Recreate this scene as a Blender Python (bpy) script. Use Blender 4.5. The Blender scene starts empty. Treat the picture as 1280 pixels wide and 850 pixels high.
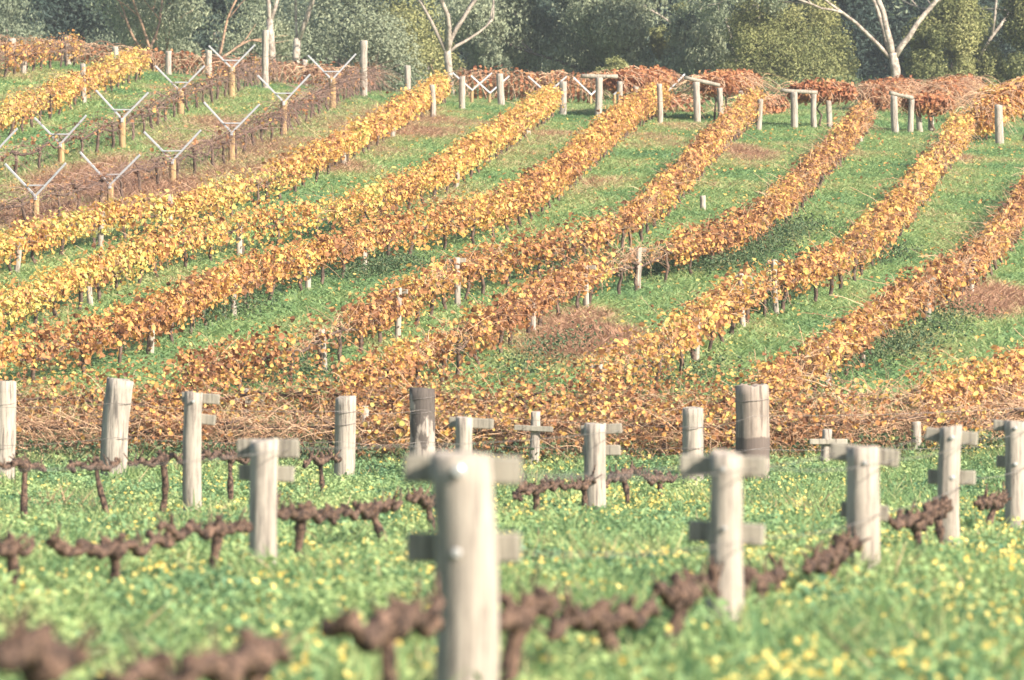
import bpy, math, random
import numpy as np
from mathutils import Vector

rng = np.random.default_rng(7)
random.seed(7)
scene = bpy.context.scene
COL = scene.collection
R = math.radians

# ------------------------------------------------------------------ camera, sky, sun, exposure
F = 7111.0                      # focal length in photo pixels (200 mm on a 36 mm sensor)
cam_d = bpy.data.cameras.new('camera')
cam_d.lens = 200
cam_d.sensor_width = 36
cam_d.clip_start = 0.5
cam_d.clip_end = 6000
cam_d.dof.use_dof = True
cam_d.dof.focus_distance = 100
cam_d.dof.aperture_fstop = 4.4
cam = bpy.data.objects.new('camera', cam_d)
COL.objects.link(cam)
cam.location = (0, 0, 0)
cam.rotation_euler = (R(90) + math.atan(13 / F), 0, 0)
scene.camera = cam

SUN_EL, SUN_AZ = 31, 52         # azimuth measured from behind the camera towards the right
world = bpy.data.worlds.new('World')
scene.world = world
world.use_nodes = True
wn = world.node_tree
bg = wn.nodes['Background']
sky = wn.nodes.new('ShaderNodeTexSky')
sky.sky_type = 'NISHITA'
sky.sun_disc = False
sky.sun_elevation = R(SUN_EL)
sky.sun_rotation = R(180 - SUN_AZ)
wn.links.new(sky.outputs[0], bg.inputs[0])
bg.inputs[1].default_value = 0.085
sun_d = bpy.data.lights.new('sun', 'SUN')
sun_d.energy = 5.0
sun_d.angle = R(0.5)
sun_d.color = (1, 0.93, 0.82)
sun = bpy.data.objects.new('sun', sun_d)
COL.objects.link(sun)
sdir = Vector((math.sin(R(SUN_AZ)) * math.cos(R(SUN_EL)), -math.cos(R(SUN_AZ)) * math.cos(R(SUN_EL)), math.sin(R(SUN_EL))))
sun.rotation_euler = sdir.to_track_quat('Z', 'Y').to_euler()
sun.location = (40, -40, 60)
scene.view_settings.view_transform = 'Standard'
scene.view_settings.look = 'None'
scene.view_settings.gamma = 1
scene.view_settings.exposure = 1.35
scene.cycles.max_bounces = 5
scene.cycles.diffuse_bounces = 3
scene.cycles.transmission_bounces = 3
scene.cycles.volume_bounces = 0
HAZE = 0.0003  # density of the volume added to lift the shadows

# ------------------------------------------------------------------ tags
def tag(o, label=None, cat=None, group=None, kind=None):
    if label: o['label'] = label
    if cat: o['category'] = cat
    if group: o['group'] = group
    if kind: o['kind'] = kind
    return o

def empty(name, loc=(0, 0, 0), rz=0.0):
    o = bpy.data.objects.new(name, None)
    o.empty_display_size = 0.2
    o.location = loc
    o.rotation_euler = (0, 0, rz)
    COL.objects.link(o)
    return o

# ------------------------------------------------------------------ noise
_perm = np.random.default_rng(3).random(65536)
def _h(ix, iy, iz=0):
    return _perm[(ix * 73856093 ^ iy * 19349663 ^ iz * 83492791) & 65535]
def noise2(x, y):
    x = np.asarray(x, float); y = np.asarray(y, float)
    ix = np.floor(x).astype(np.int64); iy = np.floor(y).astype(np.int64)
    fx = x - ix; fy = y - iy
    fx = fx * fx * (3 - 2 * fx); fy = fy * fy * (3 - 2 * fy)
    a = _h(ix, iy) * (1 - fx) + _h(ix + 1, iy) * fx
    b = _h(ix, iy + 1) * (1 - fx) + _h(ix + 1, iy + 1) * fx
    return a * (1 - fy) + b * fy
def fbm2(x, y):
    return (noise2(x, y) * 0.5 + noise2(x * 2.1 + 7, y * 2.1 + 3) * 0.3 + noise2(x * 4.3 + 1, y * 4.3 + 9) * 0.2)

# ------------------------------------------------------------------ terrain
PD = np.array([-60, 0, 10, 15, 20, 28, 36, 45, 58, 66, 71, 75, 80, 88, 100, 112, 125, 138, 150, 158, 166, 176, 186, 196, 215, 260, 400, 3000.])
PZ = np.array([-1.35, -1.35, -1.37, -1.38, -1.42, -1.47, -1.55, -1.67, -1.77, -1.74, -1.62, -1.40, -0.95, -0.10, 1.12, 2.42, 3.90, 5.15, 6.14, 6.70, 7.22, 7.72, 7.85, 7.5, 6.6, 6.6, 9, 9.])
_fd = np.linspace(-60, 420, 2401)
_fz = np.interp(_fd, PD, PZ)
_k = np.hanning(41); _k /= _k.sum()
_fz = np.convolve(np.pad(_fz, 20, 'edge'), _k, 'valid')
def ground(X, D):
    X = np.asarray(X, float); D = np.asarray(D, float)
    z = np.interp(D, _fd, _fz)
    ramp = np.clip((D - 80) / 75, 0, 1); ramp = ramp * ramp * (3 - 2 * ramp)
    x = np.clip(X, -26, 26)
    z = z + ramp * np.where(x < 0, (-0.085 * x + 0.0016 * x * x) * (1 - .38 * np.clip((D - 154) / 22, 0, 1)), -0.047 * x * (1 - .9 * np.clip((D - 155) / 20, 0, 1)))
    return z
def gz(X, D):
    return float(ground(X, D))
def unproj(px, py, h=0.0, dmin=11.0):
    """point at height h above the ground seen at this direction: nearest hit"""
    d = np.arange(dmin, 190, 0.1)
    X = (px - 640) * d / F; Z = (438 - py) * d / F
    e = Z - (ground(X, d) + h)
    i = np.where((e[:-1] > 0) & (e[1:] <= 0))[0]
    if len(i) == 0:
        j = int(np.argmin(np.abs(e[d[:] > 60])) + np.sum(d <= 60))
        D = d[j]
    else:
        a = i[0]; t = e[a] / (e[a] - e[a + 1]); D = d[a] + 0.1 * t
    X = (px - 640) * D / F
    return np.array([X, D, gz(X, D)])
def screen(X, D, Z):
    return 640 + X * F / D, 438 - Z * F / D

# ------------------------------------------------------------------ mesh helpers
def make_mesh(name, V, faces, n, mat, parent=None, attrs=None, smooth=False):
    """faces: (M,n) int array"""
    me = bpy.data.meshes.new(name)
    V = np.asarray(V, np.float32); faces = np.asarray(faces, np.int32)
    me.vertices.add(len(V)); me.vertices.foreach_set('co', V.ravel())
    me.loops.add(faces.size); me.loops.foreach_set('vertex_index', faces.ravel())
    me.polygons.add(len(faces)); me.polygons.foreach_set('loop_start', np.arange(0, faces.size, n, dtype=np.int32))
    me.polygons.foreach_set('use_smooth', np.full(len(faces), smooth))
    if attrs:
        for k, a in attrs.items():
            at = me.attributes.new(k, 'FLOAT', 'POINT')
            at.data.foreach_set('value', np.asarray(a, np.float32))
    me.update(calc_edges=True)
    me.materials.append(mat)
    o = bpy.data.objects.new(name, me)
    COL.objects.link(o)
    if parent: o.parent = parent
    return o

def leaf_geo(P, N, size, aspect=0.9, fold=0.3, roll=None):
    n = len(P)
    N = N / np.maximum(np.linalg.norm(N, axis=1, keepdims=True), 1e-6)
    if roll is None:
        r = rng.normal(size=(n, 3))
    else:
        r = roll
    B = r - (r * N).sum(1, keepdims=True) * N
    B /= np.maximum(np.linalg.norm(B, axis=1, keepdims=True), 1e-6)
    T = np.cross(N, B)
    lx = np.array([0, .46, .40, 0, -.40, -.46]) * aspect
    ly = np.array([-.42, -.22, .26, .56, .26, -.22])
    lz = np.array([0, fold, fold * .8, -.1, fold * .8, fold]) * .5
    s = size[:, None, None]
    V = P[:, None, :] + s * (lx[None, :, None] * T[:, None, :] + ly[None, :, None] * B[:, None, :] + lz[None, :, None] * N[:, None, :])
    base = np.arange(n)[:, None, None] * 6
    f = np.array([[0, 1, 2, 3], [0, 3, 4, 5]])[None] + base
    return V.reshape(-1, 3), f.reshape(-1, 4)

def leaf_cloud(name, P, N, size, tint, mat, parent=None, **k):
    V, f = leaf_geo(P, N, size, **k)
    return make_mesh(name, V, f, 4, mat, parent, {'tint': np.repeat(tint, 6)})

def tubes_geo(P, rad, sides=4):
    """P (N,K,3), rad (N,K)"""
    n, k, _ = P.shape
    t = np.gradient(P, axis=1)
    t /= np.maximum(np.linalg.norm(t, axis=2, keepdims=True), 1e-9)
    ref = np.where(np.abs(t[..., 2:3]) > 0.8, np.array([1., 0.05, 0]), np.array([0.03, 0.02, 1.]))
    # one reference per tube keeps rings from flipping
    mt = np.abs(t[..., 2]).mean(1)
    ref = np.where(mt[:, None, None] > 0.7, np.array([1., 0.05, 0]), np.array([0.03, 0.02, 1.]))
    a = np.cross(t, ref); a /= np.maximum(np.linalg.norm(a, axis=2, keepdims=True), 1e-9)
    b = np.cross(t, a)
    ang = np.arange(sides) / sides * 2 * np.pi
    V = P[:, :, None, :] + rad[:, :, None, None] * (np.cos(ang)[None, None, :, None] * a[:, :, None, :] + np.sin(ang)[None, None, :, None] * b[:, :, None, :])
    idx = np.arange(n * k * sides).reshape(n, k, sides)
    q = np.stack([idx[:, :-1, :], np.roll(idx, -1, 2)[:, :-1, :], np.roll(idx, -1, 2)[:, 1:, :], idx[:, 1:, :]], -1)
    return V.reshape(-1, 3), q.reshape(-1, 4)

def tubes(name, P, rad, mat, parent=None, sides=4, tint=None, smooth=True):
    V, f = tubes_geo(P, rad, sides)
    if tint is None: tint = rng.random(len(P))
    return make_mesh(name, V, f, 4, mat, parent, {'tint': np.repeat(tint, P.shape[1] * sides)}, smooth)

class MB:
    def __init__(s): s.v = []; s.f = []; s.n = 0
    def add(s, V, f):
        s.v += [tuple(map(float, p)) for p in V]; s.f += [tuple(int(i) + s.n for i in q) for q in f]; s.n += len(V)
    def tube(s, pts, rad, sides=10, lump=0.0, caps=True):
        P = np.array(pts, float)[None]; r = np.array(rad, float)[None]
        V, f = tubes_geo(P, r, sides)
        V = V.reshape(len(pts), sides, 3)
        if lump:
            c = P[0][:, None, :]
            V = c + (V - c) * (1 + lump * rng.normal(size=(len(pts), sides, 1)))
        V = V.reshape(-1, 3)
        f = [tuple(q) for q in f]
        if caps:
            f.append(tuple(range(sides))[::-1]); k = (len(pts) - 1) * sides
            f.append(tuple(range(k, k + sides)))
        s.add(V, f)
    def box(s, c, size, rot=None, bev=0.0):
        x, y, z = [d / 2 for d in size]
        b = min(bev, x * .9, y * .9, z * .9)
        if b > 0:
            # chamfered box: 24 verts
            import itertools
            V = []; key = {}
            for sx, sy, sz in itertools.product((-1, 1), repeat=3):
                for ax in range(3):
                    p = [sx * (x - (b if ax != 0 else 0)), sy * (y - (b if ax != 1 else 0)), sz * (z - (b if ax != 2 else 0))]
                    key[(sx, sy, sz, ax)] = len(V); V.append(p)
            fs = []
            for ax in range(3):
                o1, o2 = [a for a in range(3) if a != ax]
                for sg in (-1, 1):
                    q = []
                    for u, w in ((-1, -1), (1, -1), (1, 1), (-1, 1)):
                        k = [0, 0, 0]; k[ax] = sg; k[o1] = u; k[o2] = w
                        q.append(key[(k[0], k[1], k[2], ax)])
                    fs.append(q)
            for ax in range(3):                      # edges along axis ax
                o1, o2 = [a for a in range(3) if a != ax]
                for u in (-1, 1):
                    for w in (-1, 1):
                        def kk(sg, fax):
                            k = [0, 0, 0]; k[ax] = sg; k[o1] = u; k[o2] = w
                            return key[(k[0], k[1], k[2], fax)]
                        fs.append([kk(-1, o1), kk(1, o1), kk(1, o2), kk(-1, o2)])
            for sx, sy, sz in itertools.product((-1, 1), repeat=3):
                fs.append([key[(sx, sy, sz, a)] for a in range(3)])
        else:
            V = [(-x, -y, -z), (x, -y, -z), (x, y, -z), (-x, y, -z), (-x, -y, z), (x, -y, z), (x, y, z), (-x, y, z)]
            fs = [(0, 3, 2, 1), (4, 5, 6, 7), (0, 1, 5, 4), (1, 2, 6, 5), (2, 3, 7, 6), (3, 0, 4, 7)]
        V = np.array(V)
        if rot is not None: V = V @ np.array(rot).T
        s.add(V + np.array(c), fs)
    def build(s, name, mat, parent=None, smooth=False, fix=True):
        me = bpy.data.meshes.new(name)
        me.from_pydata(s.v, [], s.f)
        if fix:
            import bmesh
            bm = bmesh.new(); bm.from_mesh(me); bmesh.ops.recalc_face_normals(bm, faces=bm.faces[:]); bm.to_mesh(me); bm.free()
        for p in me.polygons: p.use_smooth = smooth and len(p.vertices) <= 4
        me.materials.append(mat)
        o = bpy.data.objects.new(name, me); COL.objects.link(o)
        if parent: o.parent = parent
        return o

def rotm(ax, ay, az):
    from mathutils import Euler
    return np.array(Euler((ax, ay, az)).to_matrix())

# ------------------------------------------------------------------ materials
def new_mat(name, rough=0.8):
    m = bpy.data.materials.new(name); m.use_nodes = True
    nt = m.node_tree; b = nt.nodes['Principled BSDF']
    b.inputs['Roughness'].default_value = rough
    b.inputs['Specular IOR Level'].default_value = 0.25
    return m, nt, b
def ramp(nt, stops, src=None):
    r = nt.nodes.new('ShaderNodeValToRGB')
    e = r.color_ramp.elements
    while len(e) < len(stops): e.new(0.5)
    for i, (p, c) in enumerate(stops): e[i].position = p; e[i].color = (*c, 1)
    if src is not None: nt.links.new(src, r.inputs[0])
    return r
def attr(nt, name):
    a = nt.nodes.new('ShaderNodeAttribute'); a.attribute_name = name
    return a.outputs['Fac']
def noise(nt, scale, detail=3, vec=None, rough=.6, dist=0):
    n = nt.nodes.new('ShaderNodeTexNoise'); n.inputs['Scale'].default_value = scale
    n.inputs['Detail'].default_value = detail; n.inputs['Roughness'].default_value = rough; n.inputs['Distortion'].default_value = dist
    if vec is not None: nt.links.new(vec, n.inputs['Vector'])
    return n
def math_n(nt, op, a, b):
    n = nt.nodes.new('ShaderNodeMath'); n.operation = op
    for i, v in enumerate((a, b)):
        if isinstance(v, (int, float)): n.inputs[i].default_value = v
        else: nt.links.new(v, n.inputs[i])
    return n.outputs[0]
def mixc(nt, fac, a, b, blend='MIX'):
    n = nt.nodes.new('ShaderNodeMix'); n.data_type = 'RGBA'; n.blend_type = blend
    for i, v in ((0, fac), (6, a), (7, b)):
        if isinstance(v, (int, float)): n.inputs[i].default_value = v
        elif isinstance(v, tuple): n.inputs[i].default_value = (*v, 1)
        else: nt.links.new(v, n.inputs[i])
    return n.outputs[2]
def leaf_mat(name, stops, trans=0.35, rough=0.6, wob=0.18, nscale=9.0):
    m, nt, b = new_mat(name, rough)
    pos = nt.nodes.new('ShaderNodeNewGeometry').outputs['Position']
    n = noise(nt, nscale, 2, pos)
    f = math_n(nt, 'ADD', attr(nt, 'tint'), math_n(nt, 'MULTIPLY', math_n(nt, 'SUBTRACT', n.outputs[0], 0.5), wob))
    c = ramp(nt, stops, f).outputs[0]
    nt.links.new(c, b.inputs['Base Color'])
    t = nt.nodes.new('ShaderNodeBsdfTranslucent'); nt.links.new(c, t.inputs[0])
    mx = nt.nodes.new('ShaderNodeMixShader'); mx.inputs[0].default_value = trans
    nt.links.new(b.outputs[0], mx.inputs[1]); nt.links.new(t.outputs[0], mx.inputs[2])
    nt.links.new(mx.outputs[0], nt.nodes['Material Output'].inputs[0])
    return m

M = {}
M['vine_leaf'] = leaf_mat('autumn vine leaf', [(0, (.10, .045, .025)), (.18, (.24, .105, .05)), (.38, (.48, .225, .10)), (.58, (.65, .34, .12)), (.78, (.72, .43, .11)), (.93, (.78, .57, .19)), (1, (.52, .50, .15))], .4)
M['red_leaf'] = leaf_mat('russet vine leaf', [(0, (.12, .045, .03)), (.3, (.30, .11, .055)), (.6, (.48, .21, .095)), (1, (.62, .36, .14))], .35)
M['cane'] = leaf_mat('vine cane', [(0, (.18, .095, .06)), (.5, (.48, .28, .165)), (1, (.64, .44, .28))], 0.0)
M['bare_cane'] = leaf_mat('dark bare cane', [(0, (.10, .06, .05)), (.5, (.24, .145, .11)), (1, (.38, .25, .19))], 0.0)
M['grass'] = leaf_mat('meadow grass', [(0, (.08, .17, .085)), (.3, (.17, .28, .115)), (.52, (.27, .37, .14)), (.70, (.40, .42, .18)), (.86, (.48, .36, .20)), (1, (.43, .25, .16))], .45)
M['clover'] = leaf_mat('leafy ground cover', [(0, (.075, .17, .095)), (.35, (.19, .30, .135)), (.7, (.34, .43, .17)), (1, (.52, .52, .22))], .35)
M['petal'] = leaf_mat('yellow petal', [(0, (.62, .44, .09)), (1, (.68, .56, .19))], .3)
M['gum_leaf'] = leaf_mat('grey green gum leaf', [(0, (.06, .085, .055)), (.5, (.235, .265, .17)), (1, (.40, .41, .26))], .2)
M['olive_leaf'] = leaf_mat('olive green bush leaf', [(0, (.06, .08, .03)), (.5, (.26, .265, .105)), (1, (.42, .39, .17))], .2)
M['dark_shade_leaf'] = leaf_mat('dark green leaf with painted shade', [(0, (.02, .036, .032)), (.5, (.052, .08, .062)), (1, (.105, .135, .09))], .2)  # colour kept extra dark so gaps between the crowns read as shade
M['weed'] = leaf_mat('grey green weed', [(0, (.04, .075, .035)), (.5, (.10, .15, .07)), (.8, (.17, .19, .09)), (1, (.28, .20, .12))], .3)

def wood_mat(name, base, dark, stain=0.35, charred=0.0, cracks=18, band=None):
    m, nt, b = new_mat(name, .9)
    tc = nt.nodes.new('ShaderNodeTexCoord').outputs['Object']
    oi = nt.nodes.new('ShaderNodeObjectInfo').outputs['Random']
    mp = nt.nodes.new('ShaderNodeMapping'); nt.links.new(tc, mp.inputs[0])
    mp.inputs['Scale'].default_value = (1, 1, .06)
    off = nt.nodes.new('ShaderNodeCombineXYZ'); nt.links.new(math_n(nt, 'MULTIPLY', oi, 37.0), off.inputs[0]); nt.links.new(math_n(nt, 'MULTIPLY', oi, 11.0), off.inputs[2])
    nt.links.new(off.outputs[0], mp.inputs['Location'])
    grain = noise(nt, cracks * 2.2, 4, mp.outputs[0], .7)
    mp2 = nt.nodes.new('ShaderNodeMapping'); nt.links.new(tc, mp2.inputs[0]); nt.links.new(off.outputs[0], mp2.inputs['Location'])
    mp2.inputs['Scale'].default_value = (1, 1, .35)
    blot = noise(nt, 7, 4, mp2.outputs[0], .65)
    c = ramp(nt, [(.36, dark), (.50, base), (.75, tuple(min(1, v * 1.18) for v in base))], grain.outputs[0]).outputs[0]
    s = ramp(nt, [(.42, (0, 0, 0)), (.62, (1, 1, 1))], blot.outputs[0]).outputs[0]
    c = mixc(nt, math_n(nt, 'MULTIPLY', s, stain), c, tuple(v * .55 for v in base))
    if charred:
        sep = nt.nodes.new('ShaderNodeSeparateXYZ'); nt.links.new(tc, sep.inputs[0])
        hz = math_n(nt, 'ADD', math_n(nt, 'MULTIPLY', sep.outputs[2], .32), math_n(nt, 'MULTIPLY', blot.outputs[0], .75))
        k = ramp(nt, [(charred, (0, 0, 0)), (charred + .05, (1, 1, 1))], hz).outputs[0]
        c = mixc(nt, math_n(nt, 'MULTIPLY', k, math_n(nt, 'ADD', .40, grain.outputs[0])), c, (.075, .06, .052))
    if band:
        sep = nt.nodes.new('ShaderNodeSeparateXYZ'); nt.links.new(tc, sep.inputs[0])
        zz = math_n(nt, 'ADD', sep.outputs[2], math_n(nt, 'MULTIPLY', math_n(nt, 'SUBTRACT', blot.outputs[0], .5), .10))
        k = ramp(nt, [(band[0], (0, 0, 0)), (band[0] + .02, (1, 1, 1)), (band[1], (1, 1, 1)), (band[1] + .02, (0, 0, 0))], zz).outputs[0]
        c = mixc(nt, math_n(nt, 'MULTIPLY', k, .85), c, (.10, .075, .065))
    nt.links.new(c, b.inputs['Base Color'])
    bp = nt.nodes.new('ShaderNodeBump'); bp.inputs['Strength'].default_value = .6; bp.inputs['Distance'].default_value = .01
    nt.links.new(grain.outputs[0], bp.inputs['Height']); nt.links.new(bp.outputs[0], b.inputs['Normal'])
    return m
M['wood'] = wood_mat('weathered grey wood', (.36, .305, .25), (.13, .105, .09))
M['plank'] = wood_mat('weathered plank', (.30, .265, .21), (.13, .11, .09))
M['charred'] = wood_mat('stained strainer wood', (.36, .30, .25), (.12, .095, .085), .5, .57)
M['stained'] = wood_mat('streaked strainer wood', (.37, .315, .26), (.10, .085, .075), .75, 0, 9)
M['banded'] = wood_mat('banded strainer wood', (.30, .24, .195), (.11, .085, .07), .7, 0, 9, (.36, .62))
M['pine'] = wood_mat('tan treated pine', (.36, .235, .115), (.22, .135, .065), .25)
def bark_mat(name, base, dark, scale=14):
    m, nt, b = new_mat(name, .95)
    tc = nt.nodes.new('ShaderNodeNewGeometry').outputs['Position']
    n = noise(nt, scale, 4, tc, .7, 1.0)
    c = ramp(nt, [(.42, dark), (.60, base)], n.outputs[0]).outputs[0]
    nt.links.new(c, b.inputs['Base Color'])
    bp = nt.nodes.new('ShaderNodeBump'); bp.inputs['Strength'].default_value = .9; bp.inputs['Distance'].default_value = .02
    nt.links.new(n.outputs[0], bp.inputs['Height']); nt.links.new(bp.outputs[0], b.inputs['Normal'])
    return m
M['vine_bark'] = bark_mat('shaggy vine bark', (.19, .115, .08), (.022, .015, .013), 20)  # near-black tone paints shade into the bark crevices
M['vine_trunk'] = bark_mat('dark vine trunk', (.15, .10, .075), (.06, .04, .03), 10)
M['gum_bark'] = bark_mat('pale gum bark', (.45, .38, .31), (.20, .155, .125), 5)
M['warm_bark'] = bark_mat('salmon gum bark', (.42, .25, .16), (.20, .13, .09), 6)
M['dead_bark'] = bark_mat('bleached dead wood', (.40, .33, .27), (.20, .16, .13), 6)
M['dark_bark'] = bark_mat('dark bark', (.20, .16, .13), (.10, .08, .07), 3)
m, nt, b = new_mat('galvanised steel', .55); b.inputs['Metallic'].default_value = .35
n = noise(nt, 30, 3); nt.links.new(ramp(nt, [(.3, (.34, .34, .35)), (.7, (.52, .51, .51))], n.outputs[0]).outputs[0], b.inputs['Base Color']); M['steel'] = m
m, nt, b = new_mat('rusty wire', .6); b.inputs['Metallic'].default_value = .5
n = noise(nt, 40, 2); nt.links.new(ramp(nt, [(.3, (.16, .12, .10)), (.7, (.30, .27, .25))], n.outputs[0]).outputs[0], b.inputs['Base Color']); M['wire'] = m
m, nt, b = new_mat('zinc bolt', .35); b.inputs['Metallic'].default_value = .4
n = noise(nt, 60, 2); nt.links.new(ramp(nt, [(.3, (.36, .35, .33)), (.7, (.5, .48, .46))], n.outputs[0]).outputs[0], b.inputs['Base Color']); M['bolt'] = m

# ------------------------------------------------------------------ dryness of the ground (brown grass, bare soil, red weeds), laid out on the ground itself
PATCH = []
def patch(px, py, rx, ry, amp, kind):
    p = unproj(px, py)
    PATCH.append((p[0], p[1], rx, ry, amp, kind))
for a in [(40, 262, 1.6, 4, 0.59), (120, 262, 1.6, 4, 0.52), (210, 240, 1.5, 4, 0.55), (300, 210, 1.6, 4, 0.59), (360, 190, 1.4, 4, 0.59), (420, 165, 1.5, 5, 0.59), (470, 140, 1.5, 5, 0.52), (260, 160, 1.0, 3, 0.37),
          (70, 225, 1.2, 3, 0.52), (150, 205, 1.2, 3, 0.44), (330, 150, 1.0, 4, 0.37), (200, 175, .9, 2, 0.33), (60, 118, 1.3, 3, 0.37), (30, 95, 1.5, 5, 0.44), (500, 170, 1.5, 5, 0.44), (560, 150, 1.3, 4, 0.37), (600, 190, .9, 3, 0.26),
          (745, 420, .75, 3.6, 1.0), (700, 440, .6, 3.0, .7), (1250, 370, .7, 3.0, 1.2), (1225, 385, .6, 2, 1.0), (1130, 432, .7, 3, .6), (720, 395, .5, 2, .4), (830, 175, .7, 4, .5), (930, 195, .8, 4, .7), (850, 160, .8, 4, .5),
          (660, 185, 1.0, 3, .4), (680, 170, 1.0, 3, .45), (750, 230, .5, 2, .5), (1060, 195, .6, 4, .5), (1200, 200, .5, 5, .6), (90, 645, .7, 1.6, .7), (200, 520, 4, 2.2, .5), (700, 560, 7, 3.0, .45), (1000, 655, .35, 1.2, .6), (440, 210, .8, 3, .4), (620, 260, .5, 3, .4), (880, 300, .5, 3, .3), (1100, 690, .4, 1, .2)]:
    patch(*a, 'dry')
def dryness(X, D):
    v = (fbm2(X * .55 + 3, D * .22) - .52) * .55
    for (x, d, rx, ry, a, k) in PATCH:
        v = v + a * np.exp(-(((X - x) / rx) ** 2 + ((D - d) / ry) ** 2))
    return np.clip(v, 0, 1)
def lushness(X, D):
    return fbm2(X * .7 + 20, D * .3 + 4)

# ground sheet
def axis(dense0, dense1, step, far, grow=1.35):
    a = list(np.arange(dense0, dense1 + 1e-6, step)); s = step
    while a[-1] < far[1]: s *= grow; a.append(a[-1] + s)
    s = step
    while a[0] > far[0]: s *= grow; a.insert(0, a[0] - s)
    return np.array(a)
gx = axis(-19, 19, .22, (-1500, 1500)); gd = axis(8, 182, .3, (-400, 3500))
GX, GD = np.meshgrid(gx, gd)
GZ = ground(GX, GD) + np.where((np.abs(GX) < 20) & (GD < 185), (fbm2(GX * 1.6, GD * 1.1) - .5) * .07, 0)
nx, ny = len(gx), len(gd)
ii = np.arange(nx * ny).reshape(ny, nx)
q = np.stack([ii[:-1, :-1], ii[:-1, 1:], ii[1:, 1:], ii[1:, :-1]], -1).reshape(-1, 4)
m, nt, b = new_mat('meadow soil and turf', .95)
pos = nt.nodes.new('ShaderNodeNewGeometry').outputs['Position']
n1 = noise(nt, 1.3, 5, pos, .65); n2 = noise(nt, 14, 4, pos, .7)
g = ramp(nt, [(.25, (.11, .18, .08)), (.5, (.17, .27, .10)), (.72, (.26, .34, .13))], n1.outputs[0]).outputs[0]
g = mixc(nt, .5, g, ramp(nt, [(.3, (.07, .12, .05)), (.7, (.20, .27, .11))], n2.outputs[0]).outputs[0])
d = ramp(nt, [(.3, (.20, .12, .075)), (.7, (.36, .23, .14))], n2.outputs[0]).outputs[0]
f = ramp(nt, [(.25, (0, 0, 0)), (.6, (1, 1, 1))], math_n(nt, 'ADD', attr(nt, 'dry'), math_n(nt, 'MULTIPLY', math_n(nt, 'SUBTRACT', n2.outputs[0], .5), .5))).outputs[0]
nt.links.new(mixc(nt, f, g, d), b.inputs['Base Color'])
bp = nt.nodes.new('ShaderNodeBump'); bp.inputs['Strength'].default_value = .8; bp.inputs['Distance'].default_value = .05
nt.links.new(n2.outputs[0], bp.inputs['Height']); nt.links.new(bp.outputs[0], b.inputs['Normal'])
go = make_mesh('ground', np.stack([GX, GD, GZ], -1).reshape(-1, 3), q, 4, m, None, {'dry': dryness(GX, GD).ravel()}, True)
tag(go, 'green and straw brown ground rising from flat meadow to a hillside', 'ground', kind='structure')

# ------------------------------------------------------------------ grass and flowers (stuff)
def scatter(n, d0, d1, margin=1.0, power=1.0):
    D = d0 + (d1 - d0) * rng.random(int(n)) ** power
    hw = D * 650 / F + margin
    # widen the count with distance by rejection
    keep = rng.random(len(D)) < hw / hw.max()
    D = D[keep]; hw = hw[keep]
    X = (rng.random(len(D)) * 2 - 1) * hw
    return X, D
def blades(name, X, D, hgt, wid, tint, mat, lean=.5):
    n = len(X)
    Z = ground(X, D) - .01
    P = np.stack([X, D, Z], -1)
    a = rng.random(n) * 2 * np.pi
    side = np.stack([np.cos(a), np.sin(a), np.zeros(n)], -1)
    l = rng.normal(size=(n, 2)) * lean
    up = np.stack([l[:, 0], l[:, 1], np.ones(n)], -1) * hgt[:, None]
    mid = P + up * .55; tip = P + up * np.array([1.35, 1.35, .95])
    w = wid[:, None] * side
    V = np.stack([P - w * .7, P + w * .7, mid + w, mid - w, tip + w * .15, tip - w * .15], 1)
    base = np.arange(n)[:, None, None] * 6
    f = np.array([[0, 1, 2, 3], [3, 2, 4, 5]])[None] + base
    return make_mesh(name, V.reshape(-1, 3), f.reshape(-1, 4), 4, mat, None, {'tint': np.repeat(tint, 6)})
# hillside grass
X, D = scatter(760000, 70, 178, 1.5)
dr = dryness(X, D); lu = lushness(X, D)
tn = np.clip(.20 + .85 * (lu - .18) + .75 * dr + rng.normal(size=len(X)) * .09, 0, .99)
hg = (.04 + .06 * rng.random(len(X))) * (.6 + lu * .9) * (1 + 1.0 * dr)
o = blades('hillside_grass', X, D, hg, .012 + .010 * rng.random(len(X)), tn, M['grass'], 1.0)
tag(o, 'short green and straw grass between the vine rows on the hillside', 'grass', kind='stuff')
# tall dry stalks
X, D = scatter(160000, 72, 168, 1.5)
dr = dryness(X, D); k = rng.random(len(X)) < (dr - .2) * 1.3
X, D = X[k], D[k]
o = blades('dry_grass', X, D, .05 + .09 * rng.random(len(X)), .008 + .006 * rng.random(len(X)), np.clip(.85 + .10 * rng.normal(size=len(X)), .6, 1), M['grass'], .35)
tag(o, 'tall dry brown grass stalks in patches on the hillside', 'dry grass', kind='stuff')
# foreground cover
X, D = scatter(560000, 11, 73, .8)
lu = np.clip(lushness(X * 1.6, D * 1.1) * 1.5 - .22, 0, 1); dr = dryness(X, D)
k = rng.random(len(X)) > dr * .75
X, D, lu, dr = X[k], D[k], lu[k], dr[k]
h = (.015 + .15 * rng.random(len(X)) ** 1.2) * (.25 + 1.5 * np.clip(fbm2(X * 2.3 + 9, D * 1.2) * 1.6 - .3, 0, 1))
P = np.stack([X, D, ground(X, D) + h], -1)
N = rng.normal(size=(len(X), 3)) * .55 + np.array([0, 0, 1.])
o = leaf_cloud('ground_cover', P, N, .024 + .036 * rng.random(len(X)), np.clip(.12 + .75 * lu + rng.normal(size=len(X)) * .10, 0, 1), M['clover'], aspect=.8)
tag(o, 'lush leafy green ground cover between the foreground vines', 'ground cover', kind='stuff')
X, D = scatter(260000, 11, 75, .8)
dr = dryness(X, D)
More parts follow.
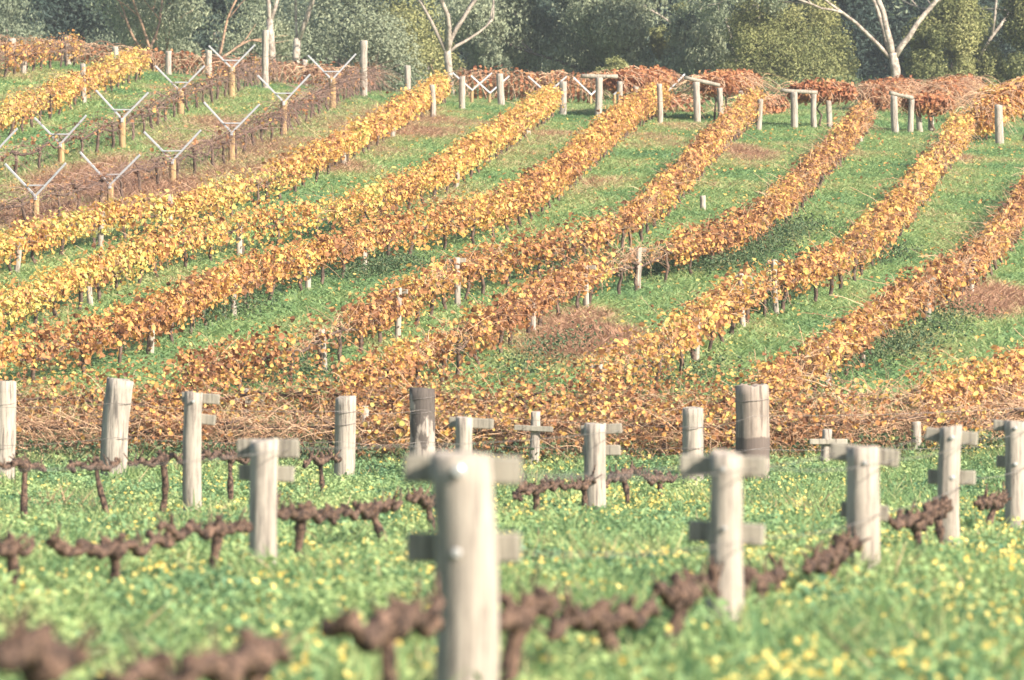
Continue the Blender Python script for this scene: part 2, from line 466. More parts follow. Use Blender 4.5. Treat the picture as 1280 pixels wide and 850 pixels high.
o = blades('foreground_grass', X, D, (.06 + .14 * rng.random(len(X))) * (.6 + 1.8 * np.clip(fbm2(X * 1.7 + 31, D * .9 + 5) * 2 - .8, 0, 1)), .006 + .006 * rng.random(len(X)), np.clip(.22 + .55 * fbm2(X * 1.1 + 3, D * .5) + .5 * dr + .15 * rng.normal(size=len(X)), 0, 1), M['grass'], .4)
tag(o, 'thin green grass blades among the foreground ground cover', 'grass', kind='stuff')
# yellow flowers
X, D = scatter(120000, 12, 76, .6)
fl = .55 * fbm2(X * .8 + 50, D * .35 + 11) + .45 * fbm2(X * 3.1, D * 1.7)
pxs = 640 + X * F / D
fl = fl + .20 * np.exp(-((X - 4.0) / 2.5) ** 2 - ((D - 34) / 16) ** 2) + .20 * np.exp(-((X - 1.6) / 2.5) ** 2 - ((D - 60) / 8) ** 2) + .16 * np.exp(-((X - 2.2) / 1.2) ** 2 - ((D - 22) / 6) ** 2)
k = rng.random(len(X)) < np.clip((fl - .515) * 2.6, 0.015, .5)
X, D = X[k], D[k]
P = np.stack([X, D, ground(X, D) + .07 + .14 * rng.random(len(X))], -1)
N = rng.normal(size=(len(X), 3)) * .6 + np.array([.2, -.5, .8])
o = leaf_cloud('yellow_flowers', P, N, .020 + .024 * rng.random(len(X)), rng.random(len(X)), M['petal'], aspect=1.1)
tag(o, 'small yellow flowers sprinkled over the foreground meadow', 'flowers', kind='stuff')
# flowers on the hill: sparse, small
X, D = scatter(8000, 74, 160, 1)
fl = fbm2(X * .6 + 90, D * .3 + 31); k = fl > .5
X, D = X[k], D[k]
P = np.stack([X, D, ground(X, D) + .08 + .1 * rng.random(len(X))], -1)
o = leaf_cloud('hillside_flowers', P, rng.normal(size=(len(X), 3)) * .5 + np.array([.2, -.6, .7]), .012 + .016 * rng.random(len(X)), rng.random(len(X)), M['petal'], aspect=1.1)
tag(o, 'tiny pale yellow flowers in the grass of the hillside', 'flowers', kind='stuff')

# ------------------------------------------------------------------ vine rows on the hill
def resample(pts, step):
    P = np.array(pts)
    # smooth by Chaikin
    for _ in range(2):
        Q = [P[0]]
        for a, c in zip(P[:-1], P[1:]): Q += [a * .75 + c * .25, a * .25 + c * .75]
        Q.append(P[-1]); P = np.array(Q)
    s = np.r_[0, np.cumsum(np.linalg.norm(np.diff(P[:, :2], axis=0), axis=1))]
    t = np.arange(0, s[-1], step)
    X = np.interp(t, s, P[:, 0]); D = np.interp(t, s, P[:, 1])
    return t, np.stack([X, D, ground(X, D)], -1)

trunk_meshes = []
def trunk_mesh():
    mb = MB(); n = 6
    hgt = rng.uniform(.42, .55); pts = []
    x = y = 0
    for i in range(n):
        pts.append((x, y, -.06 + (hgt + .06) * i / (n - 1))); x += rng.normal() * .022; y += rng.normal() * .022
    mb.tube(pts, np.linspace(.034, .026, n) * rng.uniform(.8, 1.2), 6, .14)
    for s in (-1, 1):
        e = np.array(pts[-1]); q = [tuple(e + np.array([s * .09 * k, rng.normal() * .02, .03 * k * rng.uniform(.3, 1.2)])) for k in range(4)]
        mb.tube(q, np.linspace(.026, .015, 4), 5, .12)
    o = mb.build('trunk', M['vine_trunk'], None, True, False)
    me = o.data; bpy.data.objects.remove(o)
    return me
for _ in range(8): trunk_meshes.append(trunk_mesh())

def vine_row(label, pxs, hw=.22, lo=.34, hi=.80, tint=.7, spread=.16, dens=210, canes=14, hc=.5, group='autumn vine rows on the hillside',
             lsize=(.058, .052), mat='vine_leaf', trunks=True, gapf=.33, cane_len=(.22, .34), cat='vine row', name='vine_row', cane_up=1.0, tint_fn=None, cane_r=.8, spread_v=.25, dullp=.20, cane_mat='cane'):
    pts = [unproj(x, y, hc) for x, y in pxs]
    t, P = resample(pts, .2)
    L = t[-1]
    root = empty(name, tuple(P[len(P) // 2]))
    base = P[len(P) // 2]
    tag(root, label, cat, group)
    tan = np.gradient(P, axis=0); tan[:, 2] = 0; tan /= np.linalg.norm(tan, axis=1, keepdims=True)
    side = np.stack([-tan[:, 1], tan[:, 0], 0 * tan[:, 0]], -1)
    seed = rng.random() * 100
    def at(s):
        i = np.clip(s / .2, 0, len(P) - 1.001); a = i.astype(int); f = (i - a)[:, None]
        return P[a] * (1 - f) + P[a + 1] * f, side[a], tan[a]
    if dens:
        n = int(L * dens * 1.5)
        s = rng.random(n) * L
        den = fbm2(s * .55 + seed, s * 0 + seed)
        k = rng.random(n) < np.clip((den - gapf) * 6, .10, 1)
        s = s[k]; n = len(s)
        c, sd, tg = at(s)
        ang = rng.random(n) * 2 * np.pi
        r = rng.random(n) ** .38
        lump = .62 + .75 * fbm2(s * 1.3 + seed, ang * .9)
        stray = np.where(rng.random(n) < .10, rng.uniform(1.1, 1.7, size=n), 1.0)
        u = np.cos(ang) * r * lump * stray; v = np.sin(ang) * r * lump * stray
        mid = (hi + .03 + lo) / 2; hh = (hi - lo) / 2
        bulge = .66 + .45 * noise2(s * .45 + seed, s * 0 + 3) + .35 * noise2(s * 1.7 + seed, s * 0 + 8)
        pos = c + sd * (u * hw * .88 * bulge)[:, None] - base
        pos[:, 2] += np.maximum(.05, mid + v * hh * bulge + .08 * rng.normal(size=n) - .10 * (rng.random(n) < .12))
        N = sd * u[:, None] * 1.0 + np.array([0, 0, 1.]) * (v * .8 + .35)[:, None] + rng.normal(size=(n, 3)) * .55
        tv = tint if tint_fn is None else tint_fn(c)
        tn = tv + (fbm2(s * .35 + seed * 2, v * .8 + 5) - .5) * .5 + rng.normal(size=n) * spread
        dull = rng.random(n) < dullp * (.5 + fbm2(s * .5 + seed * 3, s * 0))
        tn = tn + (fbm2(s * 1.1 + seed * 5, s * 0 + 2) - .5) * .55
        tn = np.where(dull, tn * rng.uniform(.15, .65, size=n), tn)
        leaf_cloud('foliage', pos, N, lsize[0] * .62 + lsize[1] * 1.5 * rng.random(n) ** 1.7, np.clip(tn, .02, .99), M[mat], root, aspect=1.0)
    if canes:
        n = int(L * canes); K = 8
        s = rng.random(n) * L
        c, sd, tg = at(s)
        w = np.linspace(0, 1, K)
        ln = (cane_len[0] + cane_len[1] * rng.random(n))
        dx = rng.normal(size=n) * .55; dt = rng.normal(size=n) * .8; dz = rng.uniform(.3, 1.1, size=n) * cane_up
        droop = rng.uniform(.0, 1.3, size=n)
        pos = (c - base)[:, None, :] + np.array([0, 0, 1.])[None, None] * (.42 + spread_v * (rng.random(n) - (.75 if spread_v > .3 else 0)))[:, None, None]
        pos = pos + ln[:, None, None] * (w[None, :, None] * (sd * dx[:, None] + tg * dt[:, None])[:, None, :])
        pos = pos + np.cumsum(rng.normal(size=(n, K, 3)) * .009, 1)
        pos[:, :, 2] += ln[:, None] * (dz[:, None] * w[None] - droop[:, None] * w[None] ** 2 * .9)
        gnd = ground(pos[:, :, 0] + base[0], pos[:, :, 1] + base[1]) - base[2] + .02
        pos[:, :, 2] = np.maximum(pos[:, :, 2], gnd)
        rad = np.linspace(.0065, .0035, K)[None] * rng.uniform(.8, 1.4, size=(n, 1)) * cane_r
        tubes('cane_tangle', pos, rad, M[cane_mat], root, 3)
    if trunks:
        # gnarled cordon along the row
        k = slice(0, None, 3)
        Q = P[k] - base; Q = Q + rng.normal(size=Q.shape) * .02; Q[:, 2] += .46 + .04 * rng.normal(size=len(Q))
        tubes('cordon', Q[None], (.020 + .010 * rng.random(len(Q)))[None], M['vine_trunk'], root, 6)
        step = max(1.45, L / 95)
        for j, s0 in enumerate(np.arange(.6, L, step)):
            s0 = s0 + rng.normal() * .12
            c, sd, tg = at(np.array([s0]))
            o = bpy.data.objects.new('trunk', trunk_meshes[int(rng.integers(len(trunk_meshes)))])
            o.location = tuple(c[0] - base); o.rotation_euler = (rng.normal() * .08, rng.normal() * .08, math.atan2(tg[0][1], tg[0][0]))
            COL.objects.link(o); o.parent = root
    return root, (t, P, tan)

ROW = {}
ROW['R0'] = vine_row('short brown and yellow vine row at the far top left beside the flat topped post', [(-40, 84), (0, 76), (28, 70), (62, 64), (100, 62)], tint=.60, dens=90, dullp=.45, canes=30, cane_mat='bare_cane')
ROW['R1'] = vine_row('golden vine row climbing at the far left above the forked steel posts', [(-90, 185), (-40, 168), (0, 150), (40, 132), (80, 115), (120, 98), (150, 86), (178, 77)], tint=.76, hw=.23, hi=.80, canes=26)
ROW['R2'] = vine_row('yellow vine row just below the forked steel posts', [(-80, 330), (-20, 317), (60, 293), (130, 274), (210, 264), (300, 240), (350, 220), (400, 195), (450, 170), (500, 142), (530, 124), (556, 108)], tint=.79, gapf=.26, hi=.76, dens=215)
ROW['R3'] = vine_row('bright yellow vine row, second below the forked steel posts', [(-80, 425), (0, 392), (100, 350), (200, 310), (300, 284), (400, 273), (480, 250), (570, 210), (640, 162), (668, 140), (694, 124)], tint=.80, gapf=.24, dens=225, hi=.82, hw=.23)
ROW['R4'] = vine_row('thick orange and gold vine row ending at the post by the left overhead frame', [(-90, 470), (0, 448), (100, 432), (200, 400), (300, 350), (400, 322), (500, 290), (600, 274), (660, 248), (700, 222), (735, 190), (770, 158), (800, 136), (826, 122)], gapf=.18, tint=.62, dens=250, canes=18, hi=.88, hw=.26)
ROW['R5'] = vine_row('orange vine row curving up to the second overhead frame from the left', [(225, 470), (300, 452), (380, 436), (450, 404), (500, 382), (560, 348), (620, 328), (700, 312), (780, 284), (820, 255), (860, 215), (900, 172), (925, 147), (948, 130)], tint=.63, dullp=.42, dens=220, canes=26, hi=.82, hw=.23)
ROW['R6'] = vine_row('brownish orange vine row reaching the third overhead frame from the left', [(430, 486), (500, 462), (600, 418), (650, 388), (700, 360), (780, 330), (860, 312), (930, 290), (980, 254), (1020, 212), (1050, 182), (1084, 145)], tint=.60, dullp=.42, dens=215, canes=36, hi=.82, hw=.23)
ROW['R7'] = vine_row('golden brown vine row with a bright leafy lower end running to the right overhead frame', [(735, 482), (790, 464), (840, 436), (900, 390), (950, 360), (1030, 342), (1090, 302), (1130, 260), (1160, 220), (1185, 188), (1208, 160)], tint=.68, dullp=.30, dens=215, canes=30, hi=.88, hw=.27)
ROW['R8'] = vine_row('thin leaved brown vine row curving up to the right edge beside red soil', [(950, 486), (1000, 466), (1060, 428), (1130, 378), (1180, 352), (1225, 328), (1255, 290), (1285, 250), (1320, 205)], tint=.58, dullp=.42, dens=195, canes=48, hi=.80, hw=.23)
ROW['R9'] = vine_row('leafy yellow vine row entering at the lower right edge', [(1140, 512), (1190, 498), (1230, 486), (1285, 462), (1340, 435)], tint=.66, dens=200, canes=26, hi=.84, hw=.24)
# tangled rows at the foot of the hill
ROW['F1'] = vine_row('tangled brown cane vine row at the foot of the hill, in front', [(-60, 530), (100, 532), (300, 530), (450, 532), (640, 535), (800, 534), (960, 530), (1140, 522), (1345, 504)], tint=.58, spread=.22, dullp=.38, dens=380, canes=300, hi=.95, hw=.34, lo=.08, gapf=.34, cane_len=(.2, .5), cane_r=.7, spread_v=.45, group='tangled vine rows at the foot of the hill', lsize=(.048, .036))
ROW['F2'] = vine_row('tangled brown cane vine row at the foot of the hill, behind the front one', [(-60, 498), (100, 500), (300, 494), (500, 498), (700, 500), (900, 500), (1100, 498), (1345, 480)], tint=.58, spread=.22, dullp=.38, dens=380, canes=220, hi=.92, hw=.32, lo=.10, gapf=.34, cane_len=(.2, .5), cane_r=.7, spread_v=.45, group='tangled vine rows at the foot of the hill', lsize=(.048, .036))
# bare rows carried by the forked posts
YB = [(-60, 305), (45, 283), (138, 256), (216, 231), (290, 203), (355, 171), (415, 139), (470, 110)]
YA = [(-70, 252), (-12, 232), (76, 207), (153, 186), (225, 145), (290, 123), (340, 105)]
ROW['YB'] = vine_row('bare brown vine row strung along the lower line of forked steel posts', YB, dens=12, tint=.35, canes=26, hc=0.0, cane_len=(.5, .6), cane_up=.6, cane_mat='bare_cane', group='bare vine rows under the forked posts')
ROW['YA'] = vine_row('bare brown vine row strung along the upper line of forked steel posts', YA, dens=14, tint=.35, canes=16, hc=0.0, cane_len=(.5, .6), cane_up=.6, cane_mat='bare_cane', group='bare vine rows under the forked posts')

# far rows along the crest
def canopy(label, path, hw, z0, z1, dens, tint=.5, canes=60, mat='red_leaf', group='overhead vine canopies on the crest', name='vine_canopy', cat='vine canopy', legs=True, zr=0.0):
    """path: list of (X, D) ; foliage held between z0 and z1 above the ground"""
    P0 = [np.array([x, d, gz(x, d)]) for x, d in path]
    t, P = resample(P0, .15); L = t[-1]
    root = empty(name, tuple(P[len(P) // 2])); base = P[len(P) // 2]
    tag(root, label, cat, group)
    tan = np.gradient(P, axis=0); tan[:, 2] = 0; tan /= np.linalg.norm(tan, axis=1, keepdims=True)
    side = np.stack([-tan[:, 1], tan[:, 0], 0 * tan[:, 0]], -1)
    seed = rng.random() * 100
    n = int(L * dens); s = rng.random(n) * L
    i = np.clip((s / .15).astype(int), 0, len(P) - 1)
    e = np.minimum(1, np.minimum(s, L - s) / 0.7 + .35)
    ang = rng.random(n) * 2 * np.pi; r = rng.random(n) ** .4
    lump = (.6 + .8 * fbm2(s * 1.1 + seed, ang)) * e
    u = np.cos(ang) * r * lump; v = np.sin(ang) * r * lump
    pos = P[i] - base + side[i] * (u * hw)[:, None]
    pos[:, 2] += (z0 + z1) / 2 + v * (z1 - z0) / 2 + .06 * rng.normal(size=n) + zr * (s / L - .5)
    N = side[i] * u[:, None] + np.array([0, 0, 1.]) * (v + .3)[:, None] + rng.normal(size=(n, 3)) * .6
    tn = np.clip(tint + (fbm2(s * .5 + seed, v + 4) - .5) * .5 + rng.normal(size=n) * .16, .02, .98)
    leaf_cloud('foliage', pos, N, .08 + .07 * rng.random(n), tn, M[mat], root)
    n = int(L * canes); K = 7; s = rng.random(n) * L; i = np.clip((s / .15).astype(int), 0, len(P) - 1)
    w = np.linspace(0, 1, K); ln = .4 + .6 * rng.random(n)
    c = P[i] - base; c = c + side[i] * (rng.normal(size=n) * hw * .4)[:, None]
    c[:, 2] += z0 + (z1 - z0) * (.45 + .5 * rng.random(n)) + zr * (s / L - .5)
    d3 = side[i] * rng.normal(size=n)[:, None] + tan[i] * rng.normal(size=n)[:, None]
    pos = c[:, None, :] + (ln[:, None] * w[None])[..., None] * d3[:, None, :] * .7 + rng.normal(size=(n, K, 3)) * .012
    pos[:, :, 2] += ln[:, None] * (rng.uniform(.1, .7, size=n)[:, None] * w[None] - .9 * w[None] ** 2)
    low = (c[:, 2] - (z1 - z0) * .75)[:, None] if z0 > .4 else ground(pos[:, :, 0] + base[0], pos[:, :, 1] + base[1]) - base[2] + .02
    pos[:, :, 2] = np.maximum(pos[:, :, 2], low)
    tubes('cane_tangle', pos, np.linspace(.009, .005, K)[None] * rng.uniform(.8, 1.4, size=(n, 1)), M['cane'], root, 3)
    if legs:
        for s0 in np.arange(.9, max(1.0, L - .2), 1.5):
            j = min(len(P) - 1, int(s0 / .15)); c = P[j] - base
            K = 6; pts = [(c[0] + rng.normal() * .04, c[1] + rng.normal() * .04, c[2] - .05 + (z0 + .25) * q / (K - 1)) for q in range(K)]
            mb = MB(); mb.tube(pts, np.linspace(.035, .025, K), 6, .12); mb.build('trunk', M['vine_trunk'], root, True, False)
    return root
def far(px, D):
    return ((px - 640) * D / F, D)

# ------------------------------------------------------------------ posts
def post_shape(h, rad, lump=.02, sides=26, taper=.93, flare=1.0, lean=(0, 0), waist=0.0):
    """round timber post: uneven outline, long cracks, a worn and slightly slanted top"""
    mb = MB(); n = 13; th = np.arange(sides) / sides * 2 * np.pi; sd = rng.random() * 90
    ring = []; sway = rng.normal(size=2) * .012 * h
    prof = noise2(th / (2 * np.pi) * 9 + sd, np.zeros(sides)) - .5
    prof[-1] = prof[0] * .5 + prof[-1] * .5
    crack = np.zeros(sides); crack[rng.choice(sides, 3, replace=False)] = -.07
    slant = rng.normal(size=2) * .10
    for i in range(n):
        t = i / (n - 1); z = -.15 + (h + .15) * t
        r = rad * ((1 + (flare - 1) * (1 - t) ** 2) * (1 - (1 - taper) * t)) * (1 + rng.normal() * lump)
        rr = r * (1 + .07 * prof + crack * min(1, t * 1.6) + lump * .5 * rng.normal(size=sides))
        c = np.array([lean[0] * max(0, z) + sway[0] * math.sin(t * 3.1), lean[1] * max(0, z) + sway[1] * math.sin(t * 3.1)])
        V = np.stack([c[0] + rr * np.cos(th), c[1] + rr * np.sin(th), np.full(sides, z)], -1)
        if i == n - 1: V[:, 2] += (V[:, 0] - c[0]) * slant[0] + (V[:, 1] - c[1]) * slant[1] + rng.normal(size=sides) * rad * .05
        ring.append(V)
    V = ring[-1].copy(); c = V.mean(0); V = c + (V - c) * .86; V[:, 2] += rad * .05; ring.append(V)
    V = np.concatenate(ring); f = []
    for a in range(len(ring) - 1):
        for k in range(sides):
            b2 = (k + 1) % sides; f.append((a * sides + k, a * sides + b2, (a + 1) * sides + b2, (a + 1) * sides + k))
    f.append(tuple(range(sides))[::-1]); f.append(tuple(range((len(ring) - 1) * sides, len(ring) * sides)))
    mb.add(V, f)
    return mb
def plain_post(loc, h, rad, label, cat='post', group=None, mat='wood', name='wooden_post', lean=(0, 0), **k):
    o = post_shape(h, rad, lean=lean, **k).build(name, M[mat], None, True)
    o.location = tuple(loc); o.rotation_euler = (0, 0, rng.random() * 6)
    return tag(o, label, cat, group)

# small posts standing in the hillside rows: (px, top py, base py, label, cap)
G_HILL = 'small posts in the hillside vine rows'
hill_posts = [
    (22, 312, 347, 'grey post at the left end of the yellow row below the forked posts', 0),
    (127, 265, 305, 'leaning grey post in the yellow row under the second forked post from left', 0),
    (214, 243, 287, 'grey post in the yellow row right below a tall tan forked post', 0),
    (430, 190, 215, 'short grey post under the yellow row below the forked posts, upper part', 0),
    (490, 150, 184, 'short grey post at the upper right of the row below the forked posts', 0),
    (113, 330, 392, 'grey post standing in the second yellow row near the left edge', 0),
    (298, 275, 323, 'grey post behind the leaves midway along the second yellow row', 0),
    (570, 196, 233, 'grey post half hidden in the upper part of the second yellow row', 0),
    (293, 345, 413, 'pale grey post with bare foot under the thick orange row, left of centre', 0),
    (190, 398, 462, 'pale post in the thick orange row near the left edge', 0),
    (386, 318, 369, 'pale post with bare foot in the middle of the thick orange row', 0),
    (457, 300, 341, 'pale post stub peeping below the thick orange row', 0),
    (572, 322, 382, 'tall pale post with dark cap standing clear in the orange row', 1),
    (497, 360, 426, 'grey post with dark cross cap in the orange row, left of the tall one', 1),
    (405, 412, 468, 'grey post at the lower end of the orange row', 0),
    (733, 331, 392, 'pale post with a T cap in the brownish orange row', 1),
    (667, 385, 436, 'pale post low in the brownish orange row', 0),
    (796, 309, 366, 'pale post with grey cap where two brownish rows meet', 1),
    (879, 240, 264, 'faint grey post beside the upper brownish orange row', 0),
    (930, 343, 412, 'grey post with pale top in the golden brown row', 1),
    (972, 325, 385, 'leaning grey post with dark cap in the golden brown row', 1),
    (871, 412, 463, 'short post foot under the bright leafy end of the golden brown row', 0),
    (754, 455, 492, 'grey stub at the bottom left of the golden brown row', 1),
    (1213, 322, 372, 'grey post with pale top in the brown row beside the red soil', 1),
    (1160, 346, 396, 'grey capped post in the brown row near the middle', 1),
    (1077, 420, 462, 'grey post low in the brown row on the right', 0),
    (1036, 448, 492, 'grey capped post at the lower left end of the brown row on the right', 1),
    (660, 150, 172, 'small grey post near the top of the second yellow row', 0),
    (703, 102, 146, 'thick leaning grey post at the top end of the second yellow row', 0),
    (825, 105, 158, 'tall grey post at the top end of the thick orange row', 0),
    (948, 124, 165, 'grey post at the top end of the row under the second overhead frame', 0),
    (1075, 148, 175, 'short pale post at the top end of the row under the third overhead frame', 0),
    (1206, 165, 181, 'short pale post at the top end of the golden brown row', 0),
    (104, 80, 95, 'small post hidden in the golden row at far left', 0),
    (30, 72, 96, 'small grey post under the short brown row at far left', 0),
]
EXACT = {572: 'R5', 497: 'R5', 405: 'R5', 948: 'R5', 733: 'R6', 667: 'R6', 796: 'R6', 1075: 'R6', 879: 'R6', 293: 'R4', 190: 'R4', 386: 'R4', 457: 'R4', 825: 'R4', 104: 'R1', 30: 'R0', 298: 'R3', 113: 'R3', 570: 'R3', 660: 'R3', 703: 'R3',
         22: 'R2', 127: 'R2', 214: 'R2', 430: 'R2', 490: 'R2', 930: 'R7', 972: 'R7', 871: 'R7', 754: 'R7', 1206: 'R7', 1213: 'R8', 1160: 'R8', 1077: 'R8', 1036: 'R8'}
for (px, t, b_, lab, cap) in hill_posts:
    Pr = ROW[EXACT[px]][1][1]
    sx = 640 + Pr[:, 0] * F / Pr[:, 1]
    if px in (703, 825, 948, 879):
        p = unproj(px, b_ - 1, 0, 100)
    else:
        p = Pr[int(np.argmin(np.abs(sx - px)))].copy()
        if px in (572, 733, 497): p = p + np.array([0.0, -.38, 0]); p[0] = (px - 640) * p[1] / F; p[2] = gz(p[0], p[1])
    top = (438 - t) * p[1] / F
    h = min(max(top - p[2], .28 if px == 879 else .62), .30 if px == 879 else 1.15)
    rad = (3.9 if b_ > 200 else 3.6) * p[1] / F
    if px == 703: rad *= 1.35
    if cap:
        root = empty('capped_post', tuple(p), rng.normal() * .25)
        tag(root, lab, 'post', G_HILL)
        post_shape(h, rad, lean=(rng.normal() * .03, 0)).build('post', M['wood'], root, True)
        mb = MB(); mb.box((0, rad + .022, h - .05), (.30, .04, .075), rotm(0, rng.normal() * .06, 0), .006); mb.build('crossbar', M['plank'], root)
    else:
        plain_post(p, h, rad, lab, group=G_HILL, lean=(rng.normal() * .05, rng.normal() * .03))

# crest line posts
G_CREST = 'posts along the crest'
crest = [
    (15, 36, 62, 5.0, 'flat topped pale post at the far upper left corner', 0.0), (85, 46, 83, 4.6, 'grey post on the crest, second from the left edge', 0),
    (146, 50, 80, 4.2, 'pale leaning post on the crest at the top of the golden row', .06), (211, 64, 96, 4, 'grey post on the crest just left of a forked steel post', 0),
    (261, 57, 93, 4, 'pale post on the crest left of the topmost forked post', 0), (332, 38, 112, 4.6, 'tallest pale post on the crest before the white trunked gum', 0),
    (381, 69, 104, 3.8, 'short pale post between the tall post and a forked post', .03), (455, 51, 122, 5.0, 'tall knobbly pale post right of the last forked post', 0),
    (509, 82, 121, 4, 'pale post on the crest in front of the grey shrub', 0), (540, 106, 150, 3.6, 'thin grey post at the top end of the yellow row below the forked posts', 0),
    (578, 96, 138, 4.2, 'dark grey post on the crest right of the yellow row end', 0), (627, 92, 134, 4.6, 'leaning grey post alone between two row ends on the crest', .06),
    (549, 92, 120, 3.0, 'small faint post behind the yellow row end on the crest', 0),
]
for (px, t, b_, hwpx, lab, ln) in crest:
    p = unproj(px, b_, 0, 100)
    plain_post(p, (b_ - t) * p[1] / F, hwpx * p[1] / F, lab, group=G_CREST, lean=(ln + rng.normal() * .015, 0), lump=.05)

# posts in the foot rows
for (px, t, b_, lab) in [(455, 508, 572, 'thin grey post in the tangled row left of the charred log post'), (1145, 528, 572, 'thin grey post in the tangled row near the right'), (308, 486, 540, 'small T post in the tangled row left of centre'), (666, 515, 588, 'small T post in the tangled row right of the front post'), (1031, 537, 590, 'leaning small T post in the tangled row right of the big log post')]:
    p = unproj(px, b_, 0, 66); h = (b_ - t) * p[1] / F; rad = 6.5 * p[1] / F
    if 'T post' in lab:
        root = empty('capped_post', tuple(p), rng.normal() * .2); tag(root, lab, 'post', 'small posts in the tangled rows')
        post_shape(h, rad, lean=(rng.normal() * .04, 0)).build('post', M['wood'], root, True)
        mb = MB(); mb.box((.02, -rad - .022, h * .72), (.50, .04, .07), rotm(0, rng.normal() * .06, 0), .006); mb.build('crossbar', M['plank'], root)
    else:
        plain_post(p, h, rad, lab, group='small posts in the tangled rows')

# forked steel-armed posts
def forked_post(px, base_py, vert_py, span_px, label, rz, D=None, group='forked steel trellis posts'):
    p = unproj(px, base_py, 0, 80)
    h = (base_py - vert_py) * p[1] / F; sp = span_px / 2 * p[1] / F
    root = empty('forked_trellis_post', tuple(p), rz); tag(root, label, 'trellis post', group)
    post_shape(h + .02, 4.3 * p[1] / F, taper=.98, lump=.008).build('post', M['pine'], root, True)
    rise = sp * 1.0
    for s in (-1, 1):
        mb = MB(); v = np.array([s * .015, -.055, h - .02]); e = np.array([s * sp, -.055, h + rise * rng.uniform(.92, 1.05)])
        ln = np.linalg.norm(e - v); a = math.atan2(e[2] - v[2], e[0] - v[0])
        mb.box((v + e) / 2 + np.array([0, -.004 * s, 0]), (ln, .03, .042), rotm(0, -a, 0), .004); mb.build('arm', M['steel'], root)
    mb = MB(); mb.box((0, -.085, h + .17), (.36, .02, .03), None, .004); mb.build('brace', M['steel'], root)
    mb = MB(); mb.box((0, -.06, h - .06), (.06, .05, .10), None, .006); mb.build('bracket', M['steel'], root)
    return root
def row_rot(seq, k):
    a = unproj(*seq[max(0, k - 1)], 0, 80); b2 = unproj(*seq[min(len(seq) - 1, k + 1)], 0, 80)
    return math.atan2(b2[1] - a[1], b2[0] - a[0]) - math.pi / 2
labB = ['lowest forked steel post at far left, standing above the yellow row', 'forked steel post second from left in the lower line', 'forked steel post third from left in the lower line, in front of brown canes', 'forked steel post in the middle of the picture\'s left third, lower line', 'forked steel post just below the tallest crest post', 'forked steel post farthest right, beside the tall knobbly post']
vB = [243, 229, 199, 164, 126, 98]; sB = [78, 76, 72, 70, 66, 60]
for k in range(6): forked_post(YB[k + 1][0], YB[k + 1][1], vB[k], sB[k], labB[k], row_rot(YB, k + 1) * .5)
labA = ['forked steel post cut by the left edge of the picture', 'forked steel post second from left in the upper line', 'forked steel post third from left in the upper line', 'forked steel post fourth from left in the upper line, by a grey crest post', 'topmost forked steel post, arms against the dark tree']
vA = [195, 178, 147, 112, 84]; sA = [70, 66, 66, 62, 58]
for k in range(5): forked_post(YA[k + 1][0], YA[k + 1][1], vA[k], sA[k], labA[k], row_rot(YA, k + 1) * .5)
for i, (px, v, lab) in enumerate([(590, 112, 'small far forked post right of the yellow row end'), (612, 122, 'small far forked post left of the lone leaning post'), (684, 116, 'small far forked post left of the thick leaning post'), (738, 124, 'small far forked post behind the left overhead frame'), (768, 120, 'small far forked post under the left overhead canopy'), (835, 112, 'small far forked post between the two left overhead frames')]):
    D = 160 + 1.5 * i; X = (px - 640) * D / F; z = gz(X, D); h = (438 - v) * D / F - z
    root = empty('forked_trellis_post', (X, D, z), rng.normal() * .3); tag(root, lab, 'trellis post', 'far forked trellis posts')
    post_shape(max(.35, h), .05).build('post', M['pine'], root, True)
    h = max(.35, h)
    for s in (-1, 1):
        mb = MB(); mb.box((s * .27, -.06 - .003 * s, h + .22), (.76, .03, .045), rotm(0, -s * .72, 0), .004); mb.build('arm', M['steel'], root)

# overhead T frames with their canopies
def overhead_frame(label, posts, bar, barw=.055, D=None):
    """posts: [(px, top, base)], bar: (x0,y0,x1,y1) px of the crossbar"""
    D = 151.5; X = (posts[0][0] - 640) * D / F; p0 = np.array([X, D, gz(X, D)])
    root = empty('overhead_frame', tuple(p0)); tag(root, label, 'trellis frame', 'overhead vine frames on the crest')
    for i, (px, t, b_) in enumerate(posts):
        D = p0[1] + .9 * i; X = (px - 640) * D / F; z = gz(X, D)
        top = (438 - t) * D / F
        mb = post_shape(top - z, 4.6 * D / F if i == 0 else 3.8 * D / F, lean=(rng.normal() * .04, 0), lump=.03)
        o = mb.build('post', M['wood'], root, True); o.location = (X - p0[0], D - p0[1], z - p0[2])
    x0, y0, x1, y1 = bar; D = p0[1]
    a = np.array([(x0 - 640) * D / F - p0[0], -.02, (438 - y0) * D / F - p0[2] + .02]); e = np.array([(x1 - 640) * D / F - p0[0], .25, (438 - y1) * D / F - p0[2] + .02])
    mb = MB(); n = 6
    mb.tube([a + (e - a) * k / (n - 1) for k in range(n)], [barw * rng.uniform(.9, 1.1) for _ in range(n)], 9, .06); mb.build('crossbar', M['plank'], root, True)
    return p0
overhead_frame('leftmost overhead frame with a level pale crossbar', [(747, 97, 147), (774, 102, 146), (797, 108, 146)], (727, 96, 772, 96))
canopy('leftmost overhead canopy of russet leaves behind the level crossbar', [far(768, 153.0), far(800, 156), far(826, 159)], .6, .80, 1.25, 650, .5)
overhead_frame('overhead frame with a sloping crossbar, second from left', [(872, 103, 153), (901, 110, 158), (924, 114, 146)], (856, 98, 900, 107))
canopy('second overhead canopy from left, russet leaves behind the sloping bar', [far(886, 153), far(908, 155.5), far(936, 158)], .55, .84, 1.30, 700, .52)
overhead_frame('overhead frame with crossbar on two posts, third from left', [(993, 115, 160), (1018, 115, 161), (1037, 126, 163)], (976, 114, 1022, 116))
